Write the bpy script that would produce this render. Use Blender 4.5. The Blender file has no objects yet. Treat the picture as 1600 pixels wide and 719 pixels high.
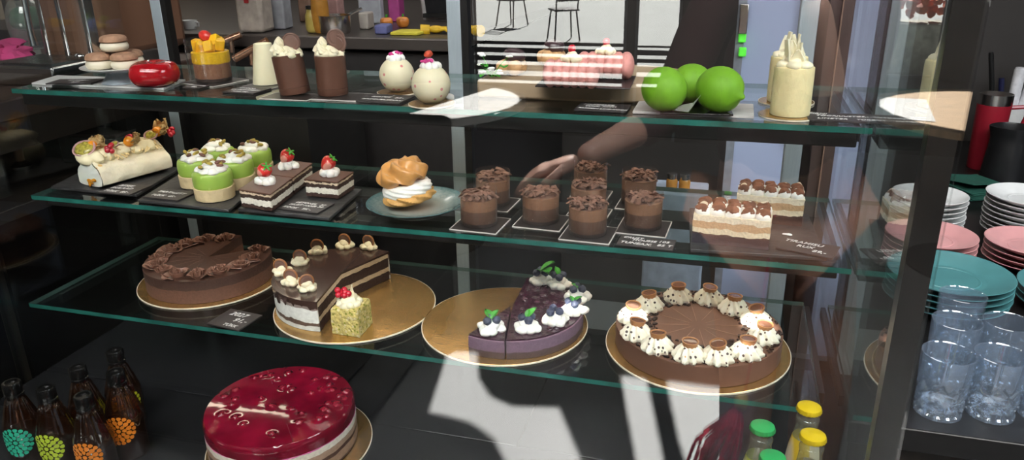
import bpy, bmesh, math, random
from mathutils import Vector, Matrix, noise
random.seed(7)
PI = math.pi
C = bpy.context.scene.collection
sin, cos = math.sin, math.cos

# ---------------------------------------------------------------- camera model (world: x right along the case, y into the case, z up)
CAM = Vector((0, 0, 1.5)); FPX = 1200.0
YAW, PIT, ROL = math.radians(16), math.radians(20.78), math.radians(-0.83)
FW = Vector((-sin(YAW)*cos(PIT), cos(YAW)*cos(PIT), -sin(PIT)))
RT = Vector((cos(YAW), sin(YAW), 0)); UP = RT.cross(FW)
RT, UP = cos(ROL)*RT + sin(ROL)*UP, -sin(ROL)*RT + cos(ROL)*UP
def ray(px, py): return FW + RT*((px-800)/FPX) - UP*((py-359.5)/FPX)
def at(px, py, z):
    d = ray(px, py); p = CAM + d*((z-CAM.z)/d.z); return Vector((p.x, p.y, z))
def aty(px, py, y):
    d = ray(px, py); return CAM + d*(y/d.y)
def dep(p): return (Vector(p)-CAM).dot(FW)

S1, S2, S3, DK, CT = 1.265, 1.0715, 0.869, 0.715, 0.80      # shelf tops, deck, right-hand counter
GY = 0.70                                                    # front pane
XL, XR, BY = -1.26, 0.19, 1.40                               # case sides and back

# ---------------------------------------------------------------- materials
def nodes(name):
    m = bpy.data.materials.new(name); m.use_nodes = True
    nt = m.node_tree; nt.nodes.clear()
    out = nt.nodes.new('ShaderNodeOutputMaterial')
    return m, nt, out, nt.nodes.new, nt.links.new
def setp(b, **k):
    for n, v in k.items():
        n = n.replace('_', ' ')
        if n in b.inputs: b.inputs[n].default_value = v
def rgba(c): return (c[0], c[1], c[2], 1)
def mat(name, col, rough=.5, metal=0, var=.18, scale=45, bump=0, bscale=None, coat=0, sss=0, spec=.5, emit=0, trans=0, stretch=None, ior=1.45, spots=()):
    m, nt, out, N, L = nodes(name)
    b = N('ShaderNodeBsdfPrincipled')
    tc = N('ShaderNodeTexCoord'); vec = tc.outputs['Object']
    if stretch:
        mp = N('ShaderNodeMapping'); mp.inputs['Scale'].default_value = stretch; L(vec, mp.inputs['Vector']); vec = mp.outputs['Vector']
    nz = N('ShaderNodeTexNoise'); nz.inputs['Scale'].default_value = scale; nz.inputs['Detail'].default_value = 4
    L(vec, nz.inputs['Vector'])
    rp = N('ShaderNodeValToRGB')
    rp.color_ramp.elements[0].position = .3; rp.color_ramp.elements[1].position = .7
    rp.color_ramp.elements[0].color = rgba([c*(1-var) for c in col]); rp.color_ramp.elements[1].color = rgba([min(1, c*(1+var)) for c in col])
    L(nz.outputs['Fac'], rp.inputs['Fac']); cur = rp.outputs['Color']
    for (sc, sz, thr) in spots:                                # scattered flecks: colour, voronoi scale, radius
        vo = N('ShaderNodeTexVoronoi'); vo.inputs['Scale'].default_value = sz; L(tc.outputs['Object'], vo.inputs['Vector'])
        lt = N('ShaderNodeMath'); lt.operation = 'LESS_THAN'; lt.inputs[1].default_value = thr; L(vo.outputs['Distance'], lt.inputs[0])
        mx = N('ShaderNodeMix'); mx.data_type = 'RGBA'; L(lt.outputs[0], mx.inputs[0]); L(cur, mx.inputs[6]); mx.inputs[7].default_value = rgba(sc)
        cur = mx.outputs[2]
    L(cur, b.inputs['Base Color'])
    setp(b, Roughness=rough, Metallic=metal, Coat_Weight=coat, Coat_Roughness=.06, Subsurface_Weight=sss, Specular_IOR_Level=spec, Transmission_Weight=trans, IOR=ior)
    if sss: b.inputs['Subsurface Radius'].default_value = (.006, .004, .003); b.inputs['Subsurface Scale'].default_value = 1.0
    if emit: b.inputs['Emission Color'].default_value = rgba(col); b.inputs['Emission Strength'].default_value = emit
    if bump:
        n2 = N('ShaderNodeTexNoise'); n2.inputs['Scale'].default_value = bscale or scale*3; n2.inputs['Detail'].default_value = 3; L(vec, n2.inputs['Vector'])
        bp = N('ShaderNodeBump'); bp.inputs['Strength'].default_value = bump; bp.inputs['Distance'].default_value = .004
        L(n2.outputs['Fac'], bp.inputs['Height']); L(bp.outputs['Normal'], b.inputs['Normal'])
    L(b.outputs[0], out.inputs['Surface'])
    return m
def layers(name, stops, zmax, amp=.003, nscale=70, rough=.6, bump=.4, bscale=300, axis=2, soft=False, sss=0, coat=0):
    """bands of colour stacked along one axis of the thing, wavy like cut sponge and cream"""
    m, nt, out, N, L = nodes(name)
    b = N('ShaderNodeBsdfPrincipled'); tc = N('ShaderNodeTexCoord')
    sp = N('ShaderNodeSeparateXYZ'); L(tc.outputs['Object'], sp.inputs[0])
    nz = N('ShaderNodeTexNoise'); nz.inputs['Scale'].default_value = nscale; nz.inputs['Detail'].default_value = 4; L(tc.outputs['Object'], nz.inputs['Vector'])
    a = N('ShaderNodeMath'); a.operation = 'MULTIPLY_ADD'; a.inputs[1].default_value = amp*4; L(nz.outputs['Fac'], a.inputs[0]); L(sp.outputs[axis], a.inputs[2])
    s = N('ShaderNodeMath'); s.operation = 'MULTIPLY_ADD'; s.inputs[1].default_value = 1/zmax; s.inputs[2].default_value = -amp*2/zmax; L(a.outputs[0], s.inputs[0])
    rp = N('ShaderNodeValToRGB'); cr = rp.color_ramp; cr.interpolation = 'LINEAR' if soft else 'CONSTANT'
    cr.elements[0].position = 0; cr.elements[0].color = rgba(stops[0][1])
    cr.elements[1].position = max(.0001, min(1, stops[1][0]/zmax)); cr.elements[1].color = rgba(stops[1][1])
    for z, c in stops[2:]:
        e = cr.elements.new(min(1, z/zmax)); e.color = rgba(c)
    L(s.outputs[0], rp.inputs['Fac'])
    n3 = N('ShaderNodeTexNoise'); n3.inputs['Scale'].default_value = bscale; n3.inputs['Detail'].default_value = 3; L(tc.outputs['Object'], n3.inputs['Vector'])
    mr = N('ShaderNodeMapRange'); mr.inputs[3].default_value = .7; mr.inputs[4].default_value = 1.3; L(n3.outputs['Fac'], mr.inputs[0])
    vm = N('ShaderNodeVectorMath'); vm.operation = 'SCALE'; L(rp.outputs['Color'], vm.inputs[0]); L(mr.outputs[0], vm.inputs['Scale'])
    L(vm.outputs[0], b.inputs['Base Color'])
    bp = N('ShaderNodeBump'); bp.inputs['Strength'].default_value = bump; bp.inputs['Distance'].default_value = .003
    L(n3.outputs['Fac'], bp.inputs['Height']); L(bp.outputs['Normal'], b.inputs['Normal'])
    setp(b, Roughness=rough, Subsurface_Weight=sss, Coat_Weight=coat)
    if sss: b.inputs['Subsurface Radius'].default_value = (.005, .003, .002); b.inputs['Subsurface Scale'].default_value = 1.0
    L(b.outputs[0], out.inputs['Surface'])
    return m
def clear(name, tint=(.97, .99, .98), f0=.04, rough=0.0, body=None, bodyw=0.0, wave=0):
    """clear pane: transparent with a mirror reflection that grows towards grazing angles"""
    m, nt, out, N, L = nodes(name)
    lw = N('ShaderNodeLayerWeight'); lw.inputs['Blend'].default_value = .5
    pw = N('ShaderNodeMath'); pw.operation = 'POWER'; pw.inputs[1].default_value = 5; L(lw.outputs['Facing'], pw.inputs[0])
    ma = N('ShaderNodeMath'); ma.operation = 'MULTIPLY_ADD'; ma.inputs[1].default_value = 1-f0; ma.inputs[2].default_value = f0; L(pw.outputs[0], ma.inputs[0])
    t = N('ShaderNodeBsdfTransparent'); t.inputs[0].default_value = rgba(tint)
    g = N('ShaderNodeBsdfGlossy'); g.inputs['Roughness'].default_value = rough; g.inputs[0].default_value = (1, 1, 1, 1)
    if wave:
        tc = N('ShaderNodeTexCoord'); nz = N('ShaderNodeTexNoise'); nz.inputs['Scale'].default_value = wave; L(tc.outputs['Object'], nz.inputs['Vector'])
        bp = N('ShaderNodeBump'); bp.inputs['Strength'].default_value = .3; bp.inputs['Distance'].default_value = .003; L(nz.outputs['Fac'], bp.inputs['Height']); L(bp.outputs[0], g.inputs['Normal'])
    base = t.outputs[0]
    if body:
        d = N('ShaderNodeBsdfDiffuse'); d.inputs[0].default_value = rgba(body)
        m0 = N('ShaderNodeMixShader'); m0.inputs[0].default_value = bodyw; L(t.outputs[0], m0.inputs[1]); L(d.outputs[0], m0.inputs[2]); base = m0.outputs[0]
    mx = N('ShaderNodeMixShader'); L(ma.outputs[0], mx.inputs[0]); L(base, mx.inputs[1]); L(g.outputs[0], mx.inputs[2])
    L(mx.outputs[0], out.inputs['Surface'])
    return m
def stripes(name, c1, c2, freq, axis=0, rough=.5, width=.5, soft=.15):
    m, nt, out, N, L = nodes(name)
    b = N('ShaderNodeBsdfPrincipled'); tc = N('ShaderNodeTexCoord'); sp = N('ShaderNodeSeparateXYZ'); L(tc.outputs['Object'], sp.inputs[0])
    a = N('ShaderNodeMath'); a.operation = 'MULTIPLY'; a.inputs[1].default_value = freq; L(sp.outputs[axis], a.inputs[0])
    f = N('ShaderNodeMath'); f.operation = 'FRACT'; L(a.outputs[0], f.inputs[0])
    rp = N('ShaderNodeValToRGB'); cr = rp.color_ramp; cr.elements[0].color = rgba(c1); cr.elements[0].position = max(0, width-soft); cr.elements[1].color = rgba(c2); cr.elements[1].position = min(1, width+soft)
    L(f.outputs[0], rp.inputs['Fac']); L(rp.outputs['Color'], b.inputs['Base Color']); setp(b, Roughness=rough)
    L(b.outputs[0], out.inputs['Surface']); return m

# ---------------------------------------------------------------- mesh building
class B:
    def __init__(s): s.v = []; s.f = []
    def add(s, vs, fs, M=None):
        n = len(s.v)
        s.v += [tuple(M @ Vector(v)) for v in vs] if M else [tuple(v) for v in vs]
        s.f += [tuple(i+n for i in f) for f in fs]; return s
    def box(s, c, d, rz=0, M=None):
        x, y, z = d[0]/2, d[1]/2, d[2]/2
        vs = [(-x,-y,-z),(x,-y,-z),(x,y,-z),(-x,y,-z),(-x,-y,z),(x,-y,z),(x,y,z),(-x,y,z)]
        T = Matrix.Translation(Vector(c)) @ (M if M else Matrix.Rotation(rz, 4, 'Z'))
        return s.add(vs, [(0,3,2,1),(4,5,6,7),(0,1,5,4),(1,2,6,5),(2,3,7,6),(3,0,4,7)], T)
    def lathe(s, prof, n=32, M=None, fn=None, caps=True):
        vs = []; fs = []; k = len(prof)
        for j, (r, z) in enumerate(prof):
            for i in range(n):
                t = 2*PI*i/n
                q = fn(t, r, z, j/(k-1)) if fn else (r, z)
                vs.append((q[0]*cos(t), q[0]*sin(t), q[1]))
        for j in range(k-1):
            for i in range(n):
                a = j*n+i; b = j*n+(i+1) % n; fs.append((a, b, b+n, a+n))
        if caps:
            if prof[0][0] > 1e-6: fs.append(tuple(range(n-1, -1, -1)))
            if prof[-1][0] > 1e-6: fs.append(tuple((k-1)*n+i for i in range(n)))
        return s.add(vs, fs, M)
    def tube(s, pts, r, n=8, caps=True):
        pts = [Vector(p) for p in pts]; vs = []; fs = []; k = len(pts)
        for j, p in enumerate(pts):
            t = (pts[min(j+1, k-1)]-pts[max(j-1, 0)]).normalized()
            u = t.orthogonal().normalized() if j == 0 else (u - t*u.dot(t)).normalized()
            w = t.cross(u); rr = r[j] if isinstance(r, (list, tuple)) else r
            for i in range(n):
                a = 2*PI*i/n; vs.append(p + (u*cos(a)+w*sin(a))*rr)
        for j in range(k-1):
            for i in range(n):
                a = j*n+i; b = j*n+(i+1) % n; fs.append((a, b, b+n, a+n))
        if caps: fs += [tuple(range(n-1, -1, -1)), tuple((k-1)*n+i for i in range(n))]
        return s.add(vs, fs)
    def blob(s, c, r, n=16, amp=0, freq=60, M=None, seed=0):
        if not isinstance(r, (tuple, list)): r = (r, r, r)
        vs = []; fs = []; m = n//2+1
        for j in range(m+1):
            p = PI*j/m
            for i in range(n):
                t = 2*PI*i/n
                q = Vector((sin(p)*cos(t), sin(p)*sin(t), -cos(p)))
                k = 1
                if amp: k += amp*noise.noise(Vector((q.x*r[0]*freq+seed*7.3, q.y*r[1]*freq+seed*3.1, q.z*r[2]*freq)))
                v = Vector((q.x*r[0], q.y*r[1], q.z*r[2]))*k
                if M: v = M @ v
                vs.append(v+Vector(c))
        for j in range(m):
            for i in range(n):
                a = j*n+i; b = j*n+(i+1) % n; fs.append((a, b, b+n, a+n))
        return s.add(vs, fs)
    def prism(s, poly, z0, z1, M=None):
        n = len(poly); vs = [(p[0], p[1], z0) for p in poly]+[(p[0], p[1], z1) for p in poly]
        fs = [tuple(range(n-1, -1, -1)), tuple(range(n, 2*n))]+[(i, (i+1) % n, n+(i+1) % n, n+i) for i in range(n)]
        return s.add(vs, fs, M)
    def sheet(s, fn, nu, nv, th=0):
        """a bent sheet fn(u,v) with thickness th"""
        g = [[Vector(fn(i/nu, j/nv)) for i in range(nu+1)] for j in range(nv+1)]
        vs = [p for row in g for p in row]; W = nu+1; fs = []
        for j in range(nv):
            for i in range(nu): fs.append((j*W+i, j*W+i+1, (j+1)*W+i+1, (j+1)*W+i))
        if th:
            n0 = len(vs); nn = []
            for j in range(nv+1):
                for i in range(W):
                    a = g[j][min(i+1, nu)]-g[j][max(i-1, 0)]; b = g[min(j+1, nv)][i]-g[max(j-1, 0)][i]
                    q = a.cross(b); q = q.normalized() if q.length > 1e-12 else Vector((0, 0, 1)); nn.append(g[j][i]+q*th)
            vs += nn; fs += [tuple(n0+i for i in f[::-1]) for f in fs[:]]
            ed = [j*W for j in range(nv+1)]; e2 = [j*W+nu for j in range(nv+1)]; e3 = list(range(W)); e4 = [nv*W+i for i in range(W)]
            for e in (ed, e2, e3, e4):
                for a, b in zip(e, e[1:]): fs.append((a, b, n0+b, n0+a))
        return s.add(vs, fs)
    def build(s, name, m, parent=None, loc=None, rot=None, smooth=True, bevel=0, sub=0, ang=40):
        me = bpy.data.meshes.new(name); me.from_pydata(s.v, [], s.f)
        bm = bmesh.new(); bm.from_mesh(me)
        bmesh.ops.remove_doubles(bm, verts=bm.verts, dist=1e-6)
        bmesh.ops.recalc_face_normals(bm, faces=bm.faces)
        if smooth:
            la = math.radians(ang)
            for f in bm.faces: f.smooth = True
            for e in bm.edges:
                if len(e.link_faces) == 2 and e.calc_face_angle(0) > la: e.smooth = False
        bm.to_mesh(me); bm.free()
        o = bpy.data.objects.new(name, me); C.objects.link(o)
        me.materials.append(m)
        if parent: o.parent = parent
        if loc is not None: o.location = loc
        if rot is not None: o.rotation_euler = rot
        if bevel:
            mo = o.modifiers.new('soft_edge', 'BEVEL'); mo.width = bevel; mo.segments = 2; mo.limit_method = 'ANGLE'
        if sub:
            mo = o.modifiers.new('smooth', 'SUBSURF'); mo.levels = sub; mo.render_levels = sub
        return o
def thing(name, label, cat, loc=(0, 0, 0), rz=0, group=None):
    o = bpy.data.objects.new(name, None); o.empty_display_size = .02; C.objects.link(o)
    o.location = loc; o.rotation_euler = (0, 0, rz); return tag(o, label, cat, group)
def tag(o, label, cat, group=None):
    o['label'] = label; o['category'] = cat
    if group: o['group'] = group
    return o
def struct(o): o['kind'] = 'structure'; return o
def ptag(o, label): o['label'] = label; return o
def dup(root, label, loc, rz=None, scale=None):
    def cp(o, par):
        c = o.copy(); C.objects.link(c)
        if par: c.parent = par; c.matrix_parent_inverse = o.matrix_parent_inverse
        for ch in o.children: cp(ch, c)
        return c
    r = cp(root, None); r.location = loc; r['label'] = label
    if rz is not None: r.rotation_euler.z = rz
    if scale: r.scale = (scale,)*3
    return r
def T(x, y, z): return Matrix.Translation(Vector((x, y, z)))
def RX(a): return Matrix.Rotation(a, 4, 'X')
def RY(a): return Matrix.Rotation(a, 4, 'Y')
def RZ(a): return Matrix.Rotation(a, 4, 'Z')
def rosette(b, c, r, h, n=8, tw=1.6, dep_=.16, M=None, seg=None):
    """star-piped cream swirl"""
    prof = [(r*.86, 0), (r, h*.14), (r*.98, h*.28), (r*.84, h*.42), (r*.78, h*.5), (r*.7, h*.6), (r*.52, h*.74), (r*.38, h*.84), (r*.2, h*.94), (0.0001, h)]
    def fn(t, rr, z, s): return (rr*(1+dep_*cos(n*(t+tw*s))), z)
    b.lathe(prof, seg or n*5, (M if M else Matrix.Identity(4)) if False else T(*c) @ (M or Matrix.Identity(4)), fn); return b
def cloud(b, c, r, h, k=7, seed=1, amp=.35):
    """loose dollops of cream heaped together"""
    rd = random.Random(seed)
    for i in range(k):
        a = 2*PI*i/k+rd.uniform(-.3, .3); q = rd.uniform(.45, .75)*r
        b.blob((c[0]+cos(a)*q, c[1]+sin(a)*q, c[2]+h*.25), (r*.42, r*.42, h*.36), 14, amp, 2.2/r, seed=seed*5+i)
    b.blob((c[0], c[1], c[2]+h*.5), (r*.6, r*.6, h*.52), 16, amp, 2/r, seed=seed); return b
def curls(b, c, R, n, lmin, lmax, seed, flat=.5, zj=.004):
    """thin shaved chocolate flakes strewn over a disc"""
    rd = random.Random(seed)
    for i in range(n):
        a = rd.uniform(0, 2*PI); q = R*math.sqrt(rd.random()); l = rd.uniform(lmin, lmax); w = rd.uniform(.0016, .0032)
        M = T(c[0]+cos(a)*q, c[1]+sin(a)*q, c[2]+rd.uniform(0, zj)) @ RZ(rd.uniform(0, PI)) @ RY(rd.uniform(-flat, flat)) @ RX(rd.uniform(-.8, .8))
        k = rd.uniform(.2, .9); t = .0005
        vs = []; fs = []
        for j in range(4):
            x = (j/3-.5)*l; z = -k*x*x/l*2
            vs += [(x, -w, z), (x, w, z), (x, w, z+t), (x, -w, z+t)]
        for j in range(3):
            a0 = j*4
            for e in range(4): fs.append((a0+e, a0+(e+1) % 4, a0+4+(e+1) % 4, a0+4+e))
        fs += [(0, 1, 2, 3), (15, 14, 13, 12)]
        b.add(vs, fs, M)
    return b
def sector(b, r, z0, z1, a0, a1, n=48, wob=0, M=None, inset=0):
    """a cake with a wedge gone: counter-clockwise from a0 to a1"""
    vs = [(0, 0, z0), (0, 0, z1)]; fs = []
    full = abs(a1-a0-2*PI) < 1e-4
    m = n if full else n+1
    for i in range(m):
        t = a0+(a1-a0)*i/n; rr = r*(1+wob*noise.noise(Vector((cos(t)*4, sin(t)*4, 1))))
        vs += [(rr*cos(t), rr*sin(t), z0), (rr*cos(t), rr*sin(t), (z0+z1)/2), (rr*cos(t), rr*sin(t), z1)]
    for i in range(n):
        a = 2+3*i; c = 2+3*((i+1) % m)
        fs += [(a, c, c+1, a+1), (a+1, c+1, c+2, a+2), (0, c, a), (1, a+2, c+2)]
    if not full: fs += [(0, 2, 3, 4, 1), (0, 1, 2+3*n+2, 2+3*n+1, 2+3*n)]
    return b.add(vs, fs, M)
def disc(b, r, z0, z1, n=48, M=None): return b.lathe([(r-.0006, z0), (r, z0+.0006), (r, z1-.0006), (r-.0006, z1)], n, M)
def smoothprof(p, k=3):
    """round off a profile by Chaikin corner cutting"""
    for _ in range(k):
        q = [p[0]]
        for a, c in zip(p, p[1:]): q += [(.75*a[0]+.25*c[0], .75*a[1]+.25*c[1]), (.25*a[0]+.75*c[0], .25*a[1]+.75*c[1])]
        p = q+[p[-1]]
    return p
def writing(parent, lines, size, w, d, z, m, name='lettering'):
    """chalk lettering as one mesh: lines of (text, x, y, scale), x and y in fractions of the sign"""
    vs = []; fs = []
    for i, (t, x, y, sc) in enumerate(lines):
        cu = bpy.data.curves.new('chalk', 'FONT'); cu.body = t; cu.size = size*sc; cu.shear = .25; cu.extrude = .00015; cu.offset = .00012; cu.space_character = 1.05
        o = bpy.data.objects.new('chalk', cu); C.objects.link(o)
        bpy.context.view_layer.update()
        me = bpy.data.meshes.new_from_object(o.evaluated_get(bpy.context.evaluated_depsgraph_get()))
        M = T(x*w, y*d, z) @ RZ((-.02, .03, -.04)[i % 3]); n = len(vs)
        vs += [tuple(M @ v.co) for v in me.vertices]; fs += [tuple(n+k for k in p.vertices) for p in me.polygons]
        bpy.data.objects.remove(o); bpy.data.curves.remove(cu); bpy.data.meshes.remove(me)
    b = B(); b.add(vs, fs); return b.build(name, m, parent, smooth=False)
# ---------------------------------------------------------------- materials in use
black = mat('black_metal', (.008, .0075, .0075), .35, var=.2)
blackm = mat('black_matt', (.009, .008, .0075), .6, var=.25)
alum = mat('brushed_aluminium', (.36, .42, .46), .42, .3, var=.06, scale=20, stretch=(40, 40, 1))
steel = mat('polished_steel', (.62, .6, .58), .22, 1, var=.08, scale=15)
chrome = mat('chrome', (.8, .8, .8), .08, 1, var=.03)
pane = clear('window_pane', (.985, .992, .99), .066)
sidepane = clear('side_pane', (.95, .97, .965), .05)
shelfglass = clear('shelf_glass', (.90, .945, .93), .05)
edgeglass = mat('green_glass_edge', (.018, .12, .097), .15, var=.35, scale=6, spec=.8, stretch=(3, 1, 1))
acetate = clear('acetate_collar', (.97, .97, .96), .05, .04, body=(.8, .8, .8), bodyw=.015, wave=40)
edgeside = mat('pale_glass_edge', (.07, .13, .115), .2, var=.3, scale=6, spec=.8)
slate = mat('slate', (.035, .034, .035), .5, var=.35, scale=25, bump=.35, bscale=90)
slatesign = mat('chalk_board', (.04, .034, .034), .45, var=.25, scale=30)
chalk = mat('chalk_writing', (.75, .74, .72), .8, var=.12, scale=200)
gold = mat('gold_foil_board', (.62, .37, .135), .27, .85, var=.14, scale=14, bump=.12, bscale=40, stretch=(2, 9, 1))
boardrim = mat('board_rim', (.85, .76, .6), .4, .2)
white_cer = mat('white_ceramic', (.8, .8, .78), .18, var=.03, coat=.3)
cream = mat('whipped_cream', (.86, .78, .56), .55, var=.06, scale=60, bump=.15, bscale=160, sss=.2)
creamw = mat('white_cream', (.86, .85, .80), .5, var=.05, scale=60, bump=.12, bscale=140, sss=.2)
choc = mat('milk_chocolate', (.115, .052, .034), .38, var=.12, scale=30, bump=.06)
dchoc = mat('dark_chocolate_glaze', (.055, .030, .024), .22, var=.15, scale=25, coat=.4)
chocdisc = mat('chocolate_disc', (.17, .095, .075), .3, var=.15, coat=.2)
flake = mat('chocolate_flakes', (.19, .095, .065), .5, var=.3, scale=60)
biscuit = mat('chocolate_cookie_rim', (.36, .15, .06), .4, var=.15)
red_gloss = mat('red_mirror_glaze', (.42, .008, .014), .12, var=.06, coat=.8)
berry_red = mat('red_currant', (.5, .012, .03), .15, var=.2, coat=.5, sss=.2)
green_leaf = mat('mint_leaf', (.05, .3, .03), .4, var=.3, scale=90)
blueb = mat('blueberry_skin', (.045, .055, .1), .5, var=.35, scale=70)

# ---------------------------------------------------------------- the cafe around the case
floor_m = mat('pale_stone_floor', (.36, .37, .375), .6, var=.06, scale=3)
street_m = mat('pale_paving', (.43, .455, .445), .8, var=.08, scale=1.5)
wall_m = mat('dark_wall', (.045, .04, .037), .7, var=.1, scale=4)
slat_m = stripes('dark_slats', (.06, .05, .04), (.34, .28, .21), 21, 1, .6, .5, .22)
gobo_m = mat('gobo_roof', (.1, .1, .1), .8)
struct(B().box((0, -1.2, -.02), (16, 10.4, .04)).build('floor', floor_m, smooth=False))
struct(B().box((0, -21.4, -.03), (60, 30, .04)).build('street_pavement', street_m, smooth=False))
struct(B().box((0, 3.1, 1.35), (16, .1, 2.7)).build('wall_back', wall_m, smooth=False))
struct(B().box((-2.35, 1.6, 1.35), (.1, 3.0, 2.7)).build('wall_left', slat_m, smooth=False))
struct(B().box((4.0, 1.6, 1.35), (.1, 3.0, 2.7)).build('wall_right', wall_m, smooth=False))

# sun, and an added roof with openings shaped to the wanted sun patches
SEL = math.radians(40); SAZ = math.radians(4)
SD = Vector((sin(SAZ)*cos(SEL), cos(SAZ)*cos(SEL), -sin(SEL)))
ROOF = 2.7
def up(p): p = Vector(p); k = (ROOF-p.z)/-SD.z; q = p - SD*k; return (q.x, q.y)
def mirror(px, py, z): p = at(px, py, z); return Vector((p.x, 2*GY-p.y, z))
gobo_holes = []
for poly in ([(700,548),(745,550),(748,590),(765,618),(800,634),(873,636),(925,760),(800,750),(770,690),(735,665),(700,655),(668,648)],
             [(969,585),(1010,592),(1045,760),(1000,760),(985,680)],
             [(1040,594),(1140,606),(1151,640),(1135,700),(1120,770),(1085,770),(1060,690)]):
    gobo_holes.append([up(mirror(x, y, 0)) for x, y in poly])
TA = Vector((-1.46, 2*GY-3.56, .75)); TB = Vector((1.17, 2*GY-3.84, .75))
gobo_holes.append([up(TA+Vector((.47*cos(a*PI/14), .47*sin(a*PI/14), 0))) for a in range(-5, 6)]+[up(TA+Vector((.02, .40, 0)))]+[up(TA+Vector((.23, -.40, 0)))])
gobo_holes.append([up(TB+Vector((.5*cos(a*PI/9), .5*sin(a*PI/9), 0))) for a in range(18)])
def spot(p, r, rx=None): gobo_holes.append([up(Vector(p)+Vector(((rx or r)*cos(a*PI/4), r*sin(a*PI/4), 0))) for a in range(8)])
spot(at(990, 490, .92), .028); spot(at(1186, 505, .92), .034); spot(at(1160, 545, .92), .018)
spot(at(885, 478, .92), .022, .04); spot(at(845, 495, .92), .016); spot(at(541, 462, .93), .012)
hv0 = aty(835, 276, 1.52); spot((hv0.x, 2*GY-1.52, hv0.z+.02), .09)
tv0 = aty(1128, 668, 1.50); spot((tv0.x, 2*GY-1.50, tv0.z), .06)
cu = bpy.data.curves.new('ceiling', 'CURVE'); cu.dimensions = '2D'; cu.fill_mode = 'BOTH'; cu.extrude = .01
for poly in [[(-9, -9.6), (9, -9.6), (9, 4), (-9, 4)]]+gobo_holes:
    sp = cu.splines.new('POLY'); sp.points.add(len(poly)-1); sp.use_cyclic_u = True
    for q, (x, y) in zip(sp.points, poly): q.co = (x, y, 0, 1)
cu.materials.append(gobo_m)
ro = bpy.data.objects.new('ceiling', cu); C.objects.link(ro); ro.location.z = ROOF; struct(ro)  # added roof, out of view; its cutouts aim the sun

def light(name, kind, loc, energy, size=None, sizey=None, rot=None, target=None, col=(1, 1, 1)):
    l = bpy.data.lights.new(name, kind); l.energy = energy; l.color = col
    if kind == 'AREA': l.shape = 'RECTANGLE'; l.size = size; l.size_y = sizey or size
    o = bpy.data.objects.new(name, l); C.objects.link(o); o.location = loc
    if target is not None: o.rotation_euler = (Vector(target)-Vector(loc)).to_track_quat('-Z', 'Y').to_euler()
    elif rot: o.rotation_euler = rot
    return o
sun = light('sunlight', 'SUN', (0, -6, 8), 37, target=None); sun.data.angle = math.radians(.35)
sun.rotation_euler = SD.to_track_quat('-Z', 'Y').to_euler(); sun.data.color = (1, .97, .92)
wl = light('front_fill', 'AREA', (-.25, -.15, 2.45), 27, 2.4, .9, target=(-.5, 1.25, .95), col=(1, .98, .95)); wl.data.spread = math.radians(80)  # added fill from above the front, standing in for daylight
kl = light('kitchen_fill', 'AREA', (-.3, 2.2, 2.6), 17, 2.6, .5, target=(-.3, 2.25, 1), col=(1, .95, .9))  # added fill to brighten the things behind the case
pl_ = light('person_fill', 'AREA', (.25, .45, 2.55), 18, .5, .3, target=(.15, -.6, .7), col=(1, .97, .93)); pl_.data.spread = math.radians(90)  # added fill aimed at the person's front
rl = light('counter_fill', 'AREA', (1.6, .6, 2.3), 16, .9, .9, target=(.7, 1.6, .8), col=(.88, .94, 1)); rl.data.spread = math.radians(110)  # added fill aimed at the right-hand counter
w = bpy.data.worlds.new('World'); bpy.context.scene.world = w; w.use_nodes = True
bg = w.node_tree.nodes['Background']; bg.inputs[0].default_value = (.72, .83, 1, 1); bg.inputs[1].default_value = .25

# cafe tables outside the case, seen in the front pane
wood_m = mat('oak_top', (.62, .4, .2), .5, var=.25, scale=8, stretch=(1, 9, 1))
whitetop = mat('white_table_top', (.75, .75, .73), .4)
for ctr, r, m, lab in ((TA, .5, whitetop, 'round white cafe table half in sun, mirrored in the front pane'), (TB, .55, wood_m, 'round oak cafe table with its lit side put in as a white sheet, mirrored at upper right')):
    t = thing('cafe_table', lab, 'table', (ctr.x, ctr.y, 0))
    b = B(); disc(b, r, .72, .75, 64); b.build('table_top', m, t)
    b = B(); b.lathe([(.28, 0), (.28, .012), (.05, .03), (.03, .06), (.03, .68), (.14, .72)], 32); b.build('pedestal', black, t)
paper = B().box((0, 0, .0012), (.26, .5, .002)).build('glare_sheet', mat('white_glare', (.8, .8, .78), .7), loc=(TB.x-.42, TB.y+.02, .7505), rot=(0, 0, .12))  # white sheet stands in for the brightly lit side of the table
tag(paper, 'white sheet standing in for the lit side of the oak cafe table', 'light patch')

# bench of white slats in the street, seen in the pane
def bench(loc, w, n, lab):
    t = thing('slatted_bench', lab, 'bench', loc)
    m = mat('white_slat', (.8, .8, .8), .5)
    for i in range(n): B().box((0, -.0-i*.2, .9-i*.16), (w, .07, .03)).build('slat', m, t, bevel=.004)
    for s in (-1, 1): B().add([(s*w*.42-.02, .05, 0), (s*w*.42+.02, .05, 0), (s*w*.42+.02, -n*.2, 0), (s*w*.42-.02, -n*.2, 0), (s*w*.42-.02, .05, .88), (s*w*.42+.02, .05, .88), (s*w*.42+.02, -n*.2, .88-n*.16), (s*w*.42-.02, -n*.2, .88-n*.16)], [(0,1,2,3),(4,5,6,7),(0,1,5,4),(1,2,6,5),(2,3,7,6),(3,0,4,7)]).build('support', black, t)

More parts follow.
